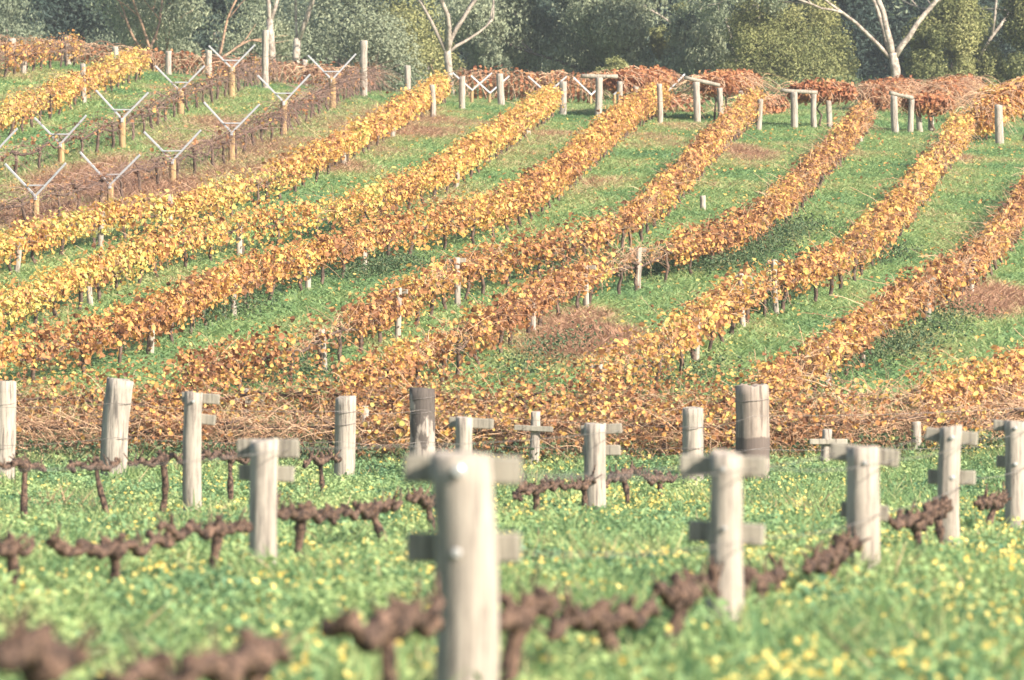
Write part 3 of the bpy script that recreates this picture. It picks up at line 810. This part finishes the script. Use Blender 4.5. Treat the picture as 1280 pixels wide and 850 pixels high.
canopy('third overhead canopy from left, dense russet mound over leaning posts', [far(992, 153.2), far(1030, 153.8), far(1070, 154.4)], .6, .72, 1.22, 800, .5)
overhead_frame('rightmost overhead frame with a row of short posts under it', [(1120, 120, 166), (1138, 124, 168), (1150, 130, 168), (1164, 140, 168)], (1112, 117, 1142, 123))
canopy('rightmost overhead frame canopy, russet leaves drooping to the golden row', [far(1136, 152.8), far(1165, 153.4), far(1192, 154)], .5, .55, 1.05, 750, .55)
# big right hand canopy
canopy('large leafy brown canopy climbing to the upper right edge', [far(1218, 147.4), far(1246, 148.6), far(1285, 149.4), far(1330, 150.2)], .45, .62, 1.45, 700, .58, 120, 'vine_leaf', zr=1.1)
p = unproj(1253, 176, 0, 110)
p = np.array([(1250 - 640) * 146.5 / F, 146.5, 0]); p[2] = gz(p[0], p[1])
plain_post(p, 50 * p[1] / F, 5.5 * p[1] / F, 'grey leaning post under the large canopy at the right edge', group=G_CREST, lean=(.07, 0))
canopy('far pale brown vine mound left of the multi stemmed gum', [far(1088, 165), far(1112, 168), far(1138, 172)], .5, .1, .85, 420, .58, 110)
canopy('far pale brown vine mound between the gum and the large canopy', [far(1172, 168), far(1192, 172), far(1214, 176)], .5, .1, .85, 420, .58, 110)
canopy('far brown vine row sweeping up behind the large canopy at the right edge', [far(1232, 160), far(1262, 165), far(1300, 170)], .4, .2, .95, 420, .58, 70, 'vine_leaf')
canopy('far russet vine row behind the two left overhead frames', [far(790, 159), far(835, 160), far(880, 161)], .35, .0, .5, 120, .45, 40)
canopy('far brown vine row along the crest left of the overhead frames', [far(575, 166), far(630, 166), far(690, 166), far(760, 166)], .5, .1, .95, 240, .5, 110)
canopy('far brown vine row along the crest behind the forked posts', [far(170, 166), far(240, 166), far(320, 166), far(400, 166), far(470, 165)], .4, .1, .7, 110, .35, 80)
canopy('far dry brown vine row at the top left corner under the trees', [far(-30, 170), far(60, 170), far(120, 169), far(175, 168)], .4, .1, .8, 60, .4, 70)
canopy('russet vine clump behind the third overhead frame', [far(938, 160), far(958, 161), far(982, 162)], .35, .0, .6, 220, .45, 60)

# ------------------------------------------------------------------ foreground posts
def plank_post(px, D, top_py, wpx, label, bars, rz=0.0, flare=1.0, bolts=(), group='posts with crossbars in the foreground rows', mat='wood', lean=(0, 0), waist=0.0):
    """bars: (dx_px centre offset, y_px, length_px, height_px, roll)"""
    X = (px - 640) * D / F; z = gz(X, D); top = (438 - top_py) * D / F; h = top - z; rad = wpx / 2 * D / F
    root = empty('crossbar_post', (X, D, z), 0); tag(root, label, 'post', group)
    post_shape(h, rad, lump=.012, sides=40, taper=.97, flare=flare, lean=lean, waist=waist * rad).build('post', M[mat], root, True)
    for (dx, y, lpx, hpx, roll) in bars:
        zc = (438 - y) * D / F - z
        mb = MB(); s = D / F
        mb.box((dx * s, rad + .028, zc), (lpx * s, .05, hpx * s), rotm(0, roll, rz), .008)
        mb.build('crossbar', M['plank'], root)
    for (dx, y, rpx) in bolts:
        zc = (438 - y) * D / F - z; s = D / F; yy = -math.sqrt(max(0.0, rad ** 2 - (dx * s) ** 2))
        mb = MB(); mb.tube([(dx * s, yy + .02, zc), (dx * s, yy - .012, zc), (dx * s, yy - .016, zc)], [rpx * s, rpx * s, rpx * s * .7], 12); mb.build('bolt', M['bolt'], root)
    return root
plank_post(575, 20.5, 569, 78, 'largest blurred grey post in front, at the bottom centre, with two crossbars', [(3, 588, 148, 36, .02), (4, 686, 144, 38, 0)], -.10, bolts=[(-2, 588, 8), (-4, 690, 6)])
plank_post(905, 28, 567, 41, 'pale post with wide foot and two crossbars right of the front post', [(0, 583, 110, 26, .02), (4, 667, 96, 27, .06)], -.12, 1.28, [(-2, 586, 3), (0, 660, 3)], lean=(.01, 0), waist=.0)
plank_post(1078, 36, 560, 42, 'broad pale post with a tilted top crossbar on the right', [(4, 569, 88, 22, .12), (4, 640, 60, 20, .1)], -.15, 1.04, [(2, 578, 3)])
plank_post(1189, 45, 534, 28, 'slim grey post with two crossbars and pale bolts near the right edge', [(2, 546, 66, 17, .10), (2, 597, 60, 18, .02)], -.2, 1.0, [(0, 547, 3), (0, 597, 3)])
plank_post(1268, 52, 527, 26, 'grey post with dark crossbar ends at the right edge', [(0, 533, 50, 14, .05), (2, 578, 46, 15, .05)], -.2, 1.0, [(0, 535, 2.5), (0, 580, 2.5)])
plank_post(330, 38, 551, 35, 'dark sided grey post with two crossbars left of centre', [(4, 561, 78, 24, 0), (2, 592, 70, 20, .04)], -.1, 1.0, [], mat='stained')
plank_post(242, 57, 491, 23, 'slim pale post with a short top crossbar left of centre', [(8, 498, 48, 13, .06), (10, 524, 34, 13, .1)], -.12, 1.05, [(0, 502, 2)])
plank_post(744, 58, 530, 27, 'grey post with twin crossbars standing behind the front post on its right', [(8, 537, 52, 13, -.06), (8, 563, 48, 13, 0)], -.1, 1.04)
plank_post(580, 55, 522, 22, 'grey post with crossbar seen just above the large front post', [(9, 529, 56, 13, .05), (12, 580, 44, 13, 0)], -.1, 1.04)

# log strainer posts
def strainer(px, top, base, wpx, label, mat, lean, rings):
    p = unproj(px, base, 0, 50); s = p[1] / F; h = (base - top) * s; rad = wpx / 2 * s
    root = empty('log_post', tuple(p)); tag(root, label, 'post', 'thick log posts at the end of the meadow')
    post_shape(h, rad, lump=.012, sides=40, taper=.96, lean=(lean, 0)).build('log', M[mat], root, True)
    for y in rings:
        z = (base - y) * s; a = np.linspace(0, 2 * np.pi, 25)
        P = np.stack([lean * z + np.cos(a) * (rad * 1.012), np.sin(a) * (rad * 1.012), z + .02 * np.sin(a + 1)], -1)
        tubes('wire_tie', P[None], np.full((1, 25), .0035), M['wire'], root, 5)
    return p, h, rad
strainer(2, 477, 612, 29, 'pale log post cut by the left edge of the picture', 'wood', .03, [505, 560])
strainer(144, 475, 602, 35, 'log post leaning right with a dark streak on its left side', 'stained', .05, [505, 548])
strainer(430, 497, 606, 27, 'pale short log post left of the charred one', 'wood', .02, [515, 530])
strainer(527, 486, 606, 33, 'log post charred dark at its top, behind the front post', 'charred', 0, [497, 515])
strainer(866, 510, 618, 27, 'slim pale log post left of the largest log', 'wood', 0, [535, 560])
strainer(940, 482, 612, 43, 'thickest log post with a dark stained band, right of centre', 'banded', 0, [500, 560])

# ------------------------------------------------------------------ bare foreground vines
def lumpy(mb, pts, r0, r1, lump=.16, sides=10):
    """knotty tube: radius swells and pinches along its length, surface rough"""
    n = len(pts); u = np.arange(n) * .38 + rng.random() * 50
    r = np.linspace(r0, r1, n) * (.70 + .62 * noise2(u, u * 0) ** 1.3) * (1 + .07 * rng.normal(size=n))
    mb.tube(pts, np.maximum(r, r1 * .5), sides, lump)
def grapevine(pos, ends, hc, label, thick=1.0, group='bare gnarled grapevines in the foreground rows'):
    """pos: base on the ground; ends: the two arm tips, relative to the base"""
    root = empty('grapevine', tuple(pos)); tag(root, label, 'grapevine', group)
    mb = MB(); n = 16; pts = []; lx, ly = rng.normal(size=2) * .06; a = rng.random() * 6; kink = rng.normal() * .025
    for i in range(n):
        t = i / (n - 1)
        pts.append((lx * (1 - t) + .018 * math.sin(t * 5 + a) + kink * math.sin(t * 3.14), ly * (1 - t) + .018 * math.cos(t * 4 + a), -.08 + (hc + .08) * t))
    lumpy(mb, pts, .036 * thick, .032 * thick, .09, 12)
    e = np.array(pts[-1]); mb.tube([e - np.array([0, 0, .06]), e - np.array([0, 0, .02]), e + np.array([.006, 0, .02]), e + np.array([.01, 0, .045])], [.04 * thick, .058 * thick, .052 * thick, .02], 12, .16)
    for _ in range(2):
        d = np.array([rng.normal() * .6, rng.normal() * .3, .9]); d /= np.linalg.norm(d); l = rng.uniform(.05, .10)
        mb.tube([e, e + d * l * .6, e + d * l, e + d * l * 1.15], [.034 * thick, .024 * thick, .028 * thick, .012], 8, .18)
    mb.build('trunk', M['vine_bark'], root, True)
    for end in ends:
        end = np.array(end); v = end - e; ln = np.linalg.norm(v)
        if ln < .08: continue
        k = max(12, int(ln / .022)); a1, a2 = rng.random(2) * 6; q = []
        amp = .016 + .012 * rng.random()
        for i in range(k):
            t = i / (k - 1); w = min(1, t * 4)
            q.append(e + v * t + w * np.array([0, amp * math.sin(t * ln * 11 + a1), amp * 1.2 * math.sin(t * ln * 9 + a2) + .025 * math.sin(t * 3.14) * (1 if a1 > 3 else -1)]) + rng.normal(size=3) * .004)
        mb = MB(); lumpy(mb, q, .037 * thick, .022 * thick, .09, 12)
        for i in range(3, k, 3):                    # pruned spurs and burls
            if rng.random() < .46:
                d = np.array([rng.normal() * .5, rng.normal() * .5, rng.normal() * .5 + .55]); d /= np.linalg.norm(d); l = rng.uniform(.03, .085) * thick
                r0 = rng.uniform(.018, .034) * thick
                mb.tube([q[i] - d * .01, q[i] + d * l * .5, q[i] + d * l, q[i] + d * l * 1.2], [r0, r0 * .85, r0 * rng.uniform(.8, 1.15), r0 * .4], 8, .2)
        for _ in range(int(3 + ln * 5)):            # thin cut stubs of last year's canes
            i = int(rng.integers(2, k)); d = np.array([rng.normal() * .6, rng.normal() * .6, abs(rng.normal()) * .6 + .3]); d /= np.linalg.norm(d); l = rng.uniform(.05, .15)
            mb.tube([q[i], q[i] + d * l * .5, q[i] + d * l + np.array([rng.normal() * .01, 0, .01])], [.011, .009, .006], 6, .1)
        mb.build('arm', M['vine_bark'], root, True)
    return root
def rowline(ctrl):
    ctrl = np.array(ctrl, float)
    # dense path in world space
    pxs = np.linspace(ctrl[0, 0], ctrl[-1, 0], 300); D = np.interp(pxs, ctrl[:, 0], ctrl[:, 1]); X = (pxs - 640) * D / F
    return pxs, X, D
FG1 = [(-60, 13.6), (0, 14.3), (330, 17.4), (490, 19), (575, 20.75), (640, 21.6), (745, 23.6), (850, 26), (905, 28), (950, 29.8), (1050, 34.5), (1078, 36), (1145, 41), (1190, 45), (1245, 50), (1268, 52), (1345, 61)]
FG2 = [(-70, 31), (0, 32.2), (145, 34.2), (270, 36.8), (330, 38), (375, 39.5), (465, 43.5), (530, 47), (665, 54), (745, 58), (780, 60), (825, 62.5), (900, 66)]
FG3 = [(-60, 51), (30, 53), (123, 55), (205, 57), (242, 58), (290, 60), (400, 64), (455, 67)]
def fg_vines(ctrl, items, rowname):
    pxs, X, D = rowline(ctrl)
    for (px, cord_py, l_px, r_px, lab) in items:
        d = float(np.interp(px, pxs, D)); x = (px - 640) * d / F
        i = int(np.clip(np.searchsorted(pxs, px), 3, 296)); t = np.array([X[i + 2] - X[i - 3], D[i + 2] - D[i - 3]]); t /= np.linalg.norm(t)
        z = gz(x, d); hc = max(.25, (438 - cord_py) * d / F - z)
        ends = []
        for tp in (l_px, r_px):
            dd = float(np.interp(tp, pxs, D)); xx = (tp - 640) * dd / F
            v = np.array([xx - x, dd - d, gz(xx, dd) - z]); m_ = math.hypot(v[0], v[1])
            if m_ > 1.9: v = v * 1.9 / m_; v[0] = v[0] * .5 + (tp - px) * d / F * .5
            ends.append((v[0], v[1], hc + v[2] + rng.normal() * .025))
        grapevine((x, d, z), ends, hc, lab, 1.05 if d < 20 else .95 if d < 32 else .90 if d < 45 else .84)
fg_vines(FG1, [(40, 826, -40, 100, 'out of focus bare vine cut by the bottom left corner'), (320, 822, 150, 356, 'out of focus bare vine near the bottom left, second from the corner'),
               (492, 776, 424, 548, 'gnarled bare vine just left of the large front post'), (642, 772, 612, 695, 'gnarled bare vine just right of the large front post'),
               (752, 772, 690, 822, 'long armed bare vine between the front post and the wide footed post'), (852, 742, 822, 904, 'knobbly bare vine touching the left side of the wide footed post'),
               (952, 728, 922, 980, 'bare vine just right of the wide footed post'), (1046, 690, 985, 1076, 'forked bare vine left of the broad post with tilted crossbar'),
               (1148, 654, 1082, 1168, 'bare vine between the broad post and the slim bolted post'), (1172, 640, 1155, 1212, 'bare vine pressed against the slim bolted post'),
               (1243, 630, 1198, 1272, 'thick bare vine left of the right edge post'), (1290, 622, 1262, 1340, 'bare vine running out past the right edge')], 'front')
fg_vines(FG2, [(8, 684, -60, 40, 'bare vine at the left edge in the middle row, low cordon'), (146, 686, 60, 215, 'long armed bare vine left of the dark sided post, middle row'), (272, 660, 198, 314, 'bare vine whose arm reaches the dark sided post'),
               (374, 642, 340, 425, 'bare vine with upturned tips just right of the dark sided post'), (466, 640, 432, 500, 'small T shaped bare vine alone between the dark sided post and front post'), (535, 628, 512, 552, 'bare vine half hidden behind the front post'),
               (668, 612, 642, 712, 'bare vine with dark arm right of the front post, middle row'), (728, 606, 712, 748, 'upright bare vine against the twin crossbar post'), (780, 596, 756, 800, 'slanting bare vine right of the twin crossbar post'), (826, 598, 806, 842, 'bare vine left of the slim pale log, middle row')], 'middle')
fg_vines(FG3, [(28, 582, -10, 56, 'bare vine with curved trunk near the left edge, back row'), (122, 580, 86, 150, 'bare vine in front of the leaning log post'), (205, 574, 160, 230, 'bare vine left of the slim post with short crossbar'),
               (290, 572, 250, 318, 'bare vine between the slim post and the dark sided post, back row'), (402, 576, 380, 424, 'thin trunked bare vine left of the pale short log')], 'back')

# trellis wires
def wire(label, pts, rad=.0028):
    P = []
    for a, b2 in zip(pts[:-1], pts[1:]):
        a = np.array(a); b2 = np.array(b2)
        for t in np.linspace(0, 1, 9)[:-1]:
            q = a * (1 - t) + b2 * t; q[2] -= .04 * 4 * t * (1 - t); P.append(q)
    P.append(np.array(pts[-1])); P = np.array(P)
    o = tubes('trellis_wire', P[None], np.full((1, len(P)), rad), M['wire'], None, 5)
    return tag(o, label, 'wire', 'trellis wires of the foreground rows')
def wpt(px, py, D): return ((px - 640) * D / F, D, (438 - py) * D / F)
wire('wire along the left ends of the front row\'s top crossbars', [wpt(512, 588, 20.8), wpt(855, 583, 28.3), wpt(1046, 566, 36.2), wpt(1160, 543, 45.2), wpt(1246, 532, 52.2), wpt(1330, 526, 62)])
wire('wire along the right ends of the front row\'s top crossbars', [wpt(646, 588, 20.8), wpt(952, 584, 28.3), wpt(1120, 574, 36.2), wpt(1218, 548, 45.2), wpt(1290, 534, 52.2), wpt(1360, 528, 62)])
wire('wire along the front row\'s lower crossbars', [wpt(644, 690, 20.8), wpt(952, 672, 28.3), wpt(1105, 640, 36.2), wpt(1216, 598, 45.2), wpt(1290, 579, 52.2)])
wire('wire from the dark sided post to the twin crossbar post', [wpt(-40, 588, 31), wpt(366, 561, 38.2), wpt(776, 538, 58.2)])
wire('wire along the top of the log posts', [wpt(-60, 506, 66.3), wpt(145, 504, 66.3), wpt(430, 514, 66.3), wpt(527, 512, 67), wpt(866, 534, 66), wpt(940, 520, 66), wpt(1345, 505, 70)])
wire('lower wire along the log posts', [wpt(-60, 556, 66.3), wpt(145, 547, 66.3), wpt(430, 552, 66.3), wpt(527, 552, 67), wpt(866, 560, 66), wpt(940, 562, 66), wpt(1345, 552, 70)])

# ------------------------------------------------------------------ weeds at row feet
PX = []
for (x0, y0, x1, y1, w, n) in [(700, 345, 930, 335, .35, 5200), (930, 330, 1010, 285, .3, 2500), (780, 345, 880, 320, .4, 2500), (960, 500, 1150, 440, .3, 1500), (880, 405, 960, 385, .25, 1800), (200, 420, 330, 385, .25, 1300), (560, 345, 640, 335, .3, 1500), (430, 350, 520, 335, .3, 1500), (1000, 340, 1120, 320, .3, 2500), (1100, 450, 1200, 400, .3, 1500), (280, 480, 420, 470, .3, 1200), (750, 500, 900, 470, .3, 1200), (640, 480, 720, 430, .3, 1000), (-20, 575, 640, 578, .5, 9000), (640, 578, 1300, 560, .5, 9000), (-20, 562, 640, 566, .3, 5000), (640, 566, 1300, 548, .3, 5000)]:
    a = unproj(x0, y0, 0, 70); b2 = unproj(x1, y1, 0, 70); t = rng.random((n, 1))
    q = a * (1 - t) + b2 * t; q[:, 0] += rng.normal(size=n) * w; q[:, 1] += rng.normal(size=n) * w * 2.0
    PX.append(q)
q = np.concatenate(PX); n = len(q)
hh = .32 * rng.random(n) * (.3 + 1.2 * fbm2(q[:, 0] * 1.5, q[:, 1] * .8)); q[:, 2] = ground(q[:, 0], q[:, 1]) + hh
o = leaf_cloud('weeds', q, rng.normal(size=(n, 3)) + np.array([0, 0, .7]), .035 + .04 * rng.random(n), rng.random(n) * .85, M['weed'], aspect=.6)
tag(o, 'tall grey green weeds growing under the vine rows', 'weeds', kind='stuff')
# fallen leaves
X, D = scatter(4500, 74, 150, 1)
P = np.stack([X, D, ground(X, D) + .05 + .03 * rng.random(len(X))], -1)
o = leaf_cloud('fallen_leaves', P, rng.normal(size=(len(X), 3)) * .4 + np.array([0, -.3, 1.]), .05 + .04 * rng.random(len(X)), np.clip(.55 + .2 * rng.normal(size=len(X)), .1, .95), M['vine_leaf'])
tag(o, 'fallen yellow and brown vine leaves lying in the grass', 'leaves', kind='stuff')

# ------------------------------------------------------------------ trees
def grow(base, direction, length, rad, depth, segs, tips, spread=.55, up=.25):
    pts = [np.array(base, float)]; d = np.array(direction, float); d /= np.linalg.norm(d); n = 7
    for i in range(n - 1):
        d = d + rng.normal(size=3) * .11 + np.array([0, 0, up * .12]); d /= np.linalg.norm(d); pts.append(pts[-1] + d * length / (n - 1))
    r = np.linspace(rad, rad * (.62 if depth else .2), n); segs.append((pts, r))
    if depth == 0:
        tips.append(pts[-1]); tips.append(pts[-3]); return
    for k in range(2 if rng.random() < .6 else 3):
        j = n - 1 if k == 0 else int(rng.integers(3, n)); nd = d + rng.normal(size=3) * spread + np.array([0, 0, up])
        grow(pts[j], nd, length * rng.uniform(.6, .8), rad * .6, depth - 1, segs, tips, spread, up)
    if depth == 1: tips.append(pts[3])
def crown_leaves(centers, radii, per, size, tintmean, hang, zcut):
    Ps = []; Ns = []; Ss = []; Ts = []
    for c, r in zip(centers, radii):
        per_ = int(per * 2.9); k = per_ if c[2] < zcut else int(per_ * .3)
        v = rng.normal(size=(k, 3)); v /= np.linalg.norm(v, axis=1, keepdims=True)
        rr = rng.random((k, 1)) ** .28 * (.6 + .8 * fbm2(v[:, :1] * 2.2 + c[0] * 3, v[:, 2:] * 2.2 + c[1] * 3))
        P = c + v * rr * r
        Ps.append(P); Ns.append(v + rng.normal(size=(k, 3)) * .45 + np.array([0, 0, .25 - hang])); s = size * .82 * rng.uniform(.6, 1.4, size=k)
        if c[2] >= zcut: s = s * 1.7
        Ss.append(s); Ts.append(np.clip(tintmean + rng.normal() * .12 + rng.normal(size=k) * .15, 0, 1))
    return np.concatenate(Ps), np.concatenate(Ns), np.concatenate(Ss), np.concatenate(Ts)
def gum(px, D, label, stems, hgt=9.0, leaf='gum_leaf', bark='gum_bark', trunk_r=.15, per=230, clump=.75, tint=.5, spread=.5, low=True, name='gum_tree', depth=2, sz=.15, group='trees behind the vineyard', asp=.45, back=0.0, bole=0.0):
    X = (px - 640) * D / F; z = gz(X, D); root = empty(name, (X, D, z)); tag(root, label, 'tree', group)
    zcut = 438 * D / F + .6 - z
    segs = []; tips = []
    if bole:
        segs.append(([np.array([rng.normal() * .014 * k, rng.normal() * .014 * k, -.2 + (bole + .2) * k / 5]) for k in range(6)], np.linspace(trunk_r * 1.45, trunk_r * 1.2, 6)))
        b0 = segs[0][0][-1]
    for (dx, lenf, rr) in stems:
        grow((b0 + np.array([dx * .1, 0, -.15])) if bole else (dx * .25, rng.normal() * .1, -.2), (dx, rng.normal() * .15, 1.0), hgt * .42 * lenf, trunk_r * rr, depth, segs, tips, spread)
    main = [s for s in segs[:1]]
    mb = MB()
    for i, (pts, r) in enumerate(segs):
        mb.tube(pts, r, 8, .04)
    mb.build('trunk', M[bark], root, True, False)
    tips = [np.array(t) + np.array([0, back, 0]) for t in tips]
    if per:
        radii = [clump * rng.uniform(.7, 1.3) for _ in tips]
        P, N, S, T = crown_leaves(tips, radii, per, sz, tint, .3, zcut)
        roll = rng.normal(size=(len(P), 3)) * .6 + np.array([0, 0, -1.])
        leaf_cloud('crown', P, N, S, T, M[leaf], root, aspect=asp, roll=roll)
    return root
def bush(px, D, label, w, h, leaf='olive_leaf', tint=.5, n=9000, sz=.13, lobes=26, zbase=0.0, name='bushy_tree', group='trees behind the vineyard', cat='tree', flat=.5, asp=.5):
    X = (px - 640) * D / F; z = gz(X, D); root = empty(name, (X, D, z)); tag(root, label, cat, group)
    mb = MB(); hh = max(.4, h * .55)
    for k in range(4):
        d = np.array([rng.normal() * .3 * w / 4, rng.normal() * .2, hh]); mb.tube([d * t + np.array([0, 0, -.15]) for t in np.linspace(0, 1, 5)], np.linspace(.11, .05, 5) * min(1, h / 4 + .3), 7, .08)
    mb.build('trunk', M['dark_bark'], root, True, False)
    zcut = 438 * D / F + .8 - z
    cs = []; rs = []
    for k in range(lobes):
        a = rng.random() * 2 * np.pi; e = math.asin(rng.random() ** .8)
        rad = rng.uniform(.66, .94)
        lr = min(w, h * 1.3) * rng.uniform(.10, .22)
        c = np.array([math.cos(a) * math.cos(e) * w / 2 * rad, math.sin(a) * math.cos(e) * w / 2 * rad * .8, zbase + (h - zbase - lr) * (math.sin(e) * (rad + .1) + .03)])
        cs.append(c); rs.append(lr)
    P, N, S, T = crown_leaves(cs, rs, n // lobes, sz, tint, -.15, zcut)
    gm = P[:, 2] > .05
    P, N, S, T = P[gm], N[gm], S[gm], T[gm]
    leaf_cloud('crown', P, N, S, T, M[leaf], root, aspect=asp)
    return root
# back mass
mass = []
for k in range(96):
    x = rng.uniform(-34, 34); d = rng.uniform(268, 285)
    mass.append((x, d))
cs = []; rs = []
for (x, d) in mass:
    for j in range(7): cs.append(np.array([x + rng.normal() * 1.6, d + rng.normal() * 1.5, gz(x, d) + 1.0 + j * 1.9 + rng.normal() * .5])); rs.append(rng.uniform(1.6, 2.4))
P, N, S, T = crown_leaves(cs, rs, 300, .42, .4, 0, 999)
tag(leaf_cloud('distant_wood', P, N, S, T, M['dark_shade_leaf'], None, aspect=.6), 'dark far wood closing the view behind the trees', 'wood', kind='stuff')
# second line: dark leaf colour carries the shade of the gaps
dark_spec = [(-40, 232, 'dark blue green tree at the far left corner', 8, 10), (75, 236, 'dark round tree behind the top left posts', 8.5, 11), (270, 230, 'dark green tree behind the topmost forked post', 7.5, 10.5), (415, 240, 'dark tree far behind the white trunked gums', 8, 11),
             (660, 236, 'dark shaded tree in the gap left of the grey green gums', 6.5, 10), (620, 244, 'dark tall tree behind the bleached dead tree', 7, 11), (870, 240, 'dark tree behind the big dome bush', 8, 11), (1040, 238, 'dark green tree left of the multi stemmed gum', 7.5, 11), (1130, 243, 'dark tree directly behind the multi stemmed gum', 8, 11), (1225, 236, 'dark tree in the gap near the right edge', 7, 11), (1330, 238, 'dark tree beyond the right edge', 8, 11), (520, 242, 'dark tree behind the olive thicket', 8, 11)]
for (px, D, lab, w, h) in dark_spec:
    bush(px, D, lab, w, h, 'dark_shade_leaf', .5, 9000, .2, 34, name='dark_tree', group='dark trees at the back')
# front line
gum(172, 208, 'gum tree with thin salmon stems at upper left', [(-.35, 1, .6), (.1, 1, .7), (.45, .95, .7)], 8, bark='warm_bark', trunk_r=.11, per=120, tint=.55, back=.8)
gum(205, 204, 'forked salmon barked gum beside the upper left dark tree', [(-.12, 1, .8), (.5, 1, .8)], 7.5, bark='warm_bark', trunk_r=.11, per=90, tint=.6, back=.8)
gum(110, 214, 'soft grey green gum behind the crest posts at upper left', [(-.3, .9, .6), (.3, .9, .6)], 7.5, bark='dark_bark', per=300, tint=.45, clump=.9)
gum(20, 216, 'grey green gum at the top left corner', [(-.3, .9, .6), (.25, .9, .6)], 7.5, bark='dark_bark', per=300, tint=.4, clump=.9)
gum(340, 198, 'white trunked gum behind the tallest crest post', [(-.12, 1.0, .8), (.16, 1.0, .7)], 9, trunk_r=.10, per=50, depth=3, tint=.55, back=1.3, bole=3.6)
gum(372, 200, 'white trunked gum leaning right at the top, left of centre', [(.25, 1.2, .9), (-.1, .8, .5)], 9, trunk_r=.11, per=60, depth=3, tint=.55, back=1.3, bole=3.2)
bush(420, 214, 'loose olive thicket left of the bleached dead tree', 6.5, 7.5, 'gum_leaf', .62, 9000, .13, 30)
bush(500, 217, 'tall olive green tree behind the tall knobbly post', 6.0, 7.5, 'olive_leaf', .62, 9000, .13, 30)
bush(350, 216, 'loose olive green tree behind the white trunks', 5.5, 7, 'gum_leaf', .6, 7000, .13, 24)
bush(490, 174, 'low grey green shrub on the crest right of the tall knobbly post', 2.4, 1.1, 'gum_leaf', .45, 3600, .08, 18, name='shrub', cat='shrub', group='low shrubs on the crest')
gum(562, 198, 'bleached dead tree with spreading bare limbs', [(-.5, 1.0, .7), (-.05, 1.0, .9), (.3, .95, .8), (.7, .75, .5)], 6.5, bark='dead_bark', trunk_r=.11, per=5, depth=4, spread=.4, name='dead_tree', tint=.5, bole=3.0)
gum(612, 208, 'grey green gum right of the bleached dead tree', [(-.15, .9, .6), (.3, .9, .6)], 7, bark='dark_bark', per=330, tint=.55, clump=.85)
bush(610, 203, 'grey green leafy clump low behind the lone leaning post', 2.0, 4.9, 'gum_leaf', .55, 6000, .12, 20)
bush(680, 173, 'small round green shrub left of the left overhead frame', .8, 1.0, 'olive_leaf', .45, 1500, .07, 12, name='shrub', cat='shrub', group='low shrubs on the crest')
gum(720, 206, 'large dense grey green gum above the left overhead frame', [(-.35, 1, .6), (-.05, 1.1, .8), (.3, 1, .6)], 8.5, bark='dark_bark', per=420, tint=.55, clump=.95)
bush(755, 212, 'broad grey green crown right of the large dense gum', 5.2, 7.5, 'gum_leaf', .6, 11000, .13, 34)
bush(770, 174, 'low olive bush behind the left overhead canopy', 1.5, 1.4, 'olive_leaf', .40, 3500, .08, 16, name='shrub', cat='shrub', group='low shrubs on the crest')
gum(835, 203, 'slender grey green gum between the two left overhead frames', [(-.1, .9, .6), (.2, .85, .6)], 7, bark='dead_bark', trunk_r=.08, per=300, tint=.6, clump=.75)
gum(812, 212, 'leaning pale limbed gum behind the slender one', [(.30, 1.3, .9)], 12, bark='dead_bark', trunk_r=.14, per=50, tint=.5, back=1.0)
bush(850, 206, 'yellowish green bush left of the big dome', 2.7, 5.4, 'olive_leaf', .62, 8000, .12, 26)
bush(985, 197, 'big dome shaped olive bush behind the overhead frames', 5.6, 5.5, 'olive_leaf', .52, 24000, .11, 54, asp=.45)
gum(920, 216, 'cluster of thin pale stems above the big dome bush', [(-.12, 1.2, .6), (0, 1.2, .7), (.10, 1.2, .6)], 14, bark='dead_bark', trunk_r=.12, per=70, tint=.45, back=1.0)
gum(1120, 196, 'multi stemmed pale gum rising right of the big dome bush', [(-.9, 1.15, .55), (-.25, 1.1, .7), (.05, 1.1, .95), (.55, .95, .85)], 7.0, trunk_r=.13, per=34, tint=.45, depth=4, clump=.5, back=1.2, bole=2.8)
bush(1190, 206, 'tall rounded olive tree right of the multi stemmed gum', 3.4, 6.6, 'olive_leaf', .50, 15000, .12, 44, zbase=1.5, asp=.45)
bush(1295, 206, 'olive tree at the right edge above the large canopy', 3.2, 7.5, 'olive_leaf', .42, 12000, .12, 36, zbase=1.5)
gum(1160, 212, 'thin pale limbed gum at the upper right', [(.5, 1.4, .7)], 12, bark='dead_bark', trunk_r=.12, per=60, tint=.45, back=1.0)
# brown undergrowth below the trees
gx_ = rng.uniform(-22, 22, 26000); gd_ = rng.uniform(172, 200, 26000)
q = np.stack([gx_, gd_, ground(gx_, gd_) + rng.random(26000) * .9 * (.3 + fbm2(gx_ * .6, gd_ * .3))], -1)
o = leaf_cloud('undergrowth', q, rng.normal(size=q.shape) + np.array([0, 0, .6]), .08 + .09 * rng.random(len(q)), np.clip(.35 + .5 * rng.random(len(q)), 0, 1), M['weed'], aspect=.4)
tag(o, 'dry scrubby undergrowth along the foot of the trees', 'undergrowth', kind='stuff')

# ------------------------------------------------------------------ haze box, added to lift the dark tones among the trees
if HAZE:
    mb = MB(); x0, x1, y0, y1, z0, z1 = -60, 60, -6, 300, -3.2, 26
    mb.box(((x0 + x1) / 2, (y0 + y1) / 2, (z0 + z1) / 2), (x1 - x0, y1 - y0, z1 - z0))
    m = bpy.data.materials.new('shadow lifting haze'); m.use_nodes = True; nt = m.node_tree; nt.nodes.remove(nt.nodes['Principled BSDF'])
    v = nt.nodes.new('ShaderNodeVolumePrincipled'); v.inputs['Density'].default_value = HAZE; v.inputs['Color'].default_value = (.84, .87, .90, 1); v.inputs['Anisotropy'].default_value = .1
    nt.links.new(v.outputs[0], nt.nodes['Material Output'].inputs['Volume'])
    tag(mb.build('haze', m), 'thin pale haze added to lift the shadows', 'haze', kind='stuff')
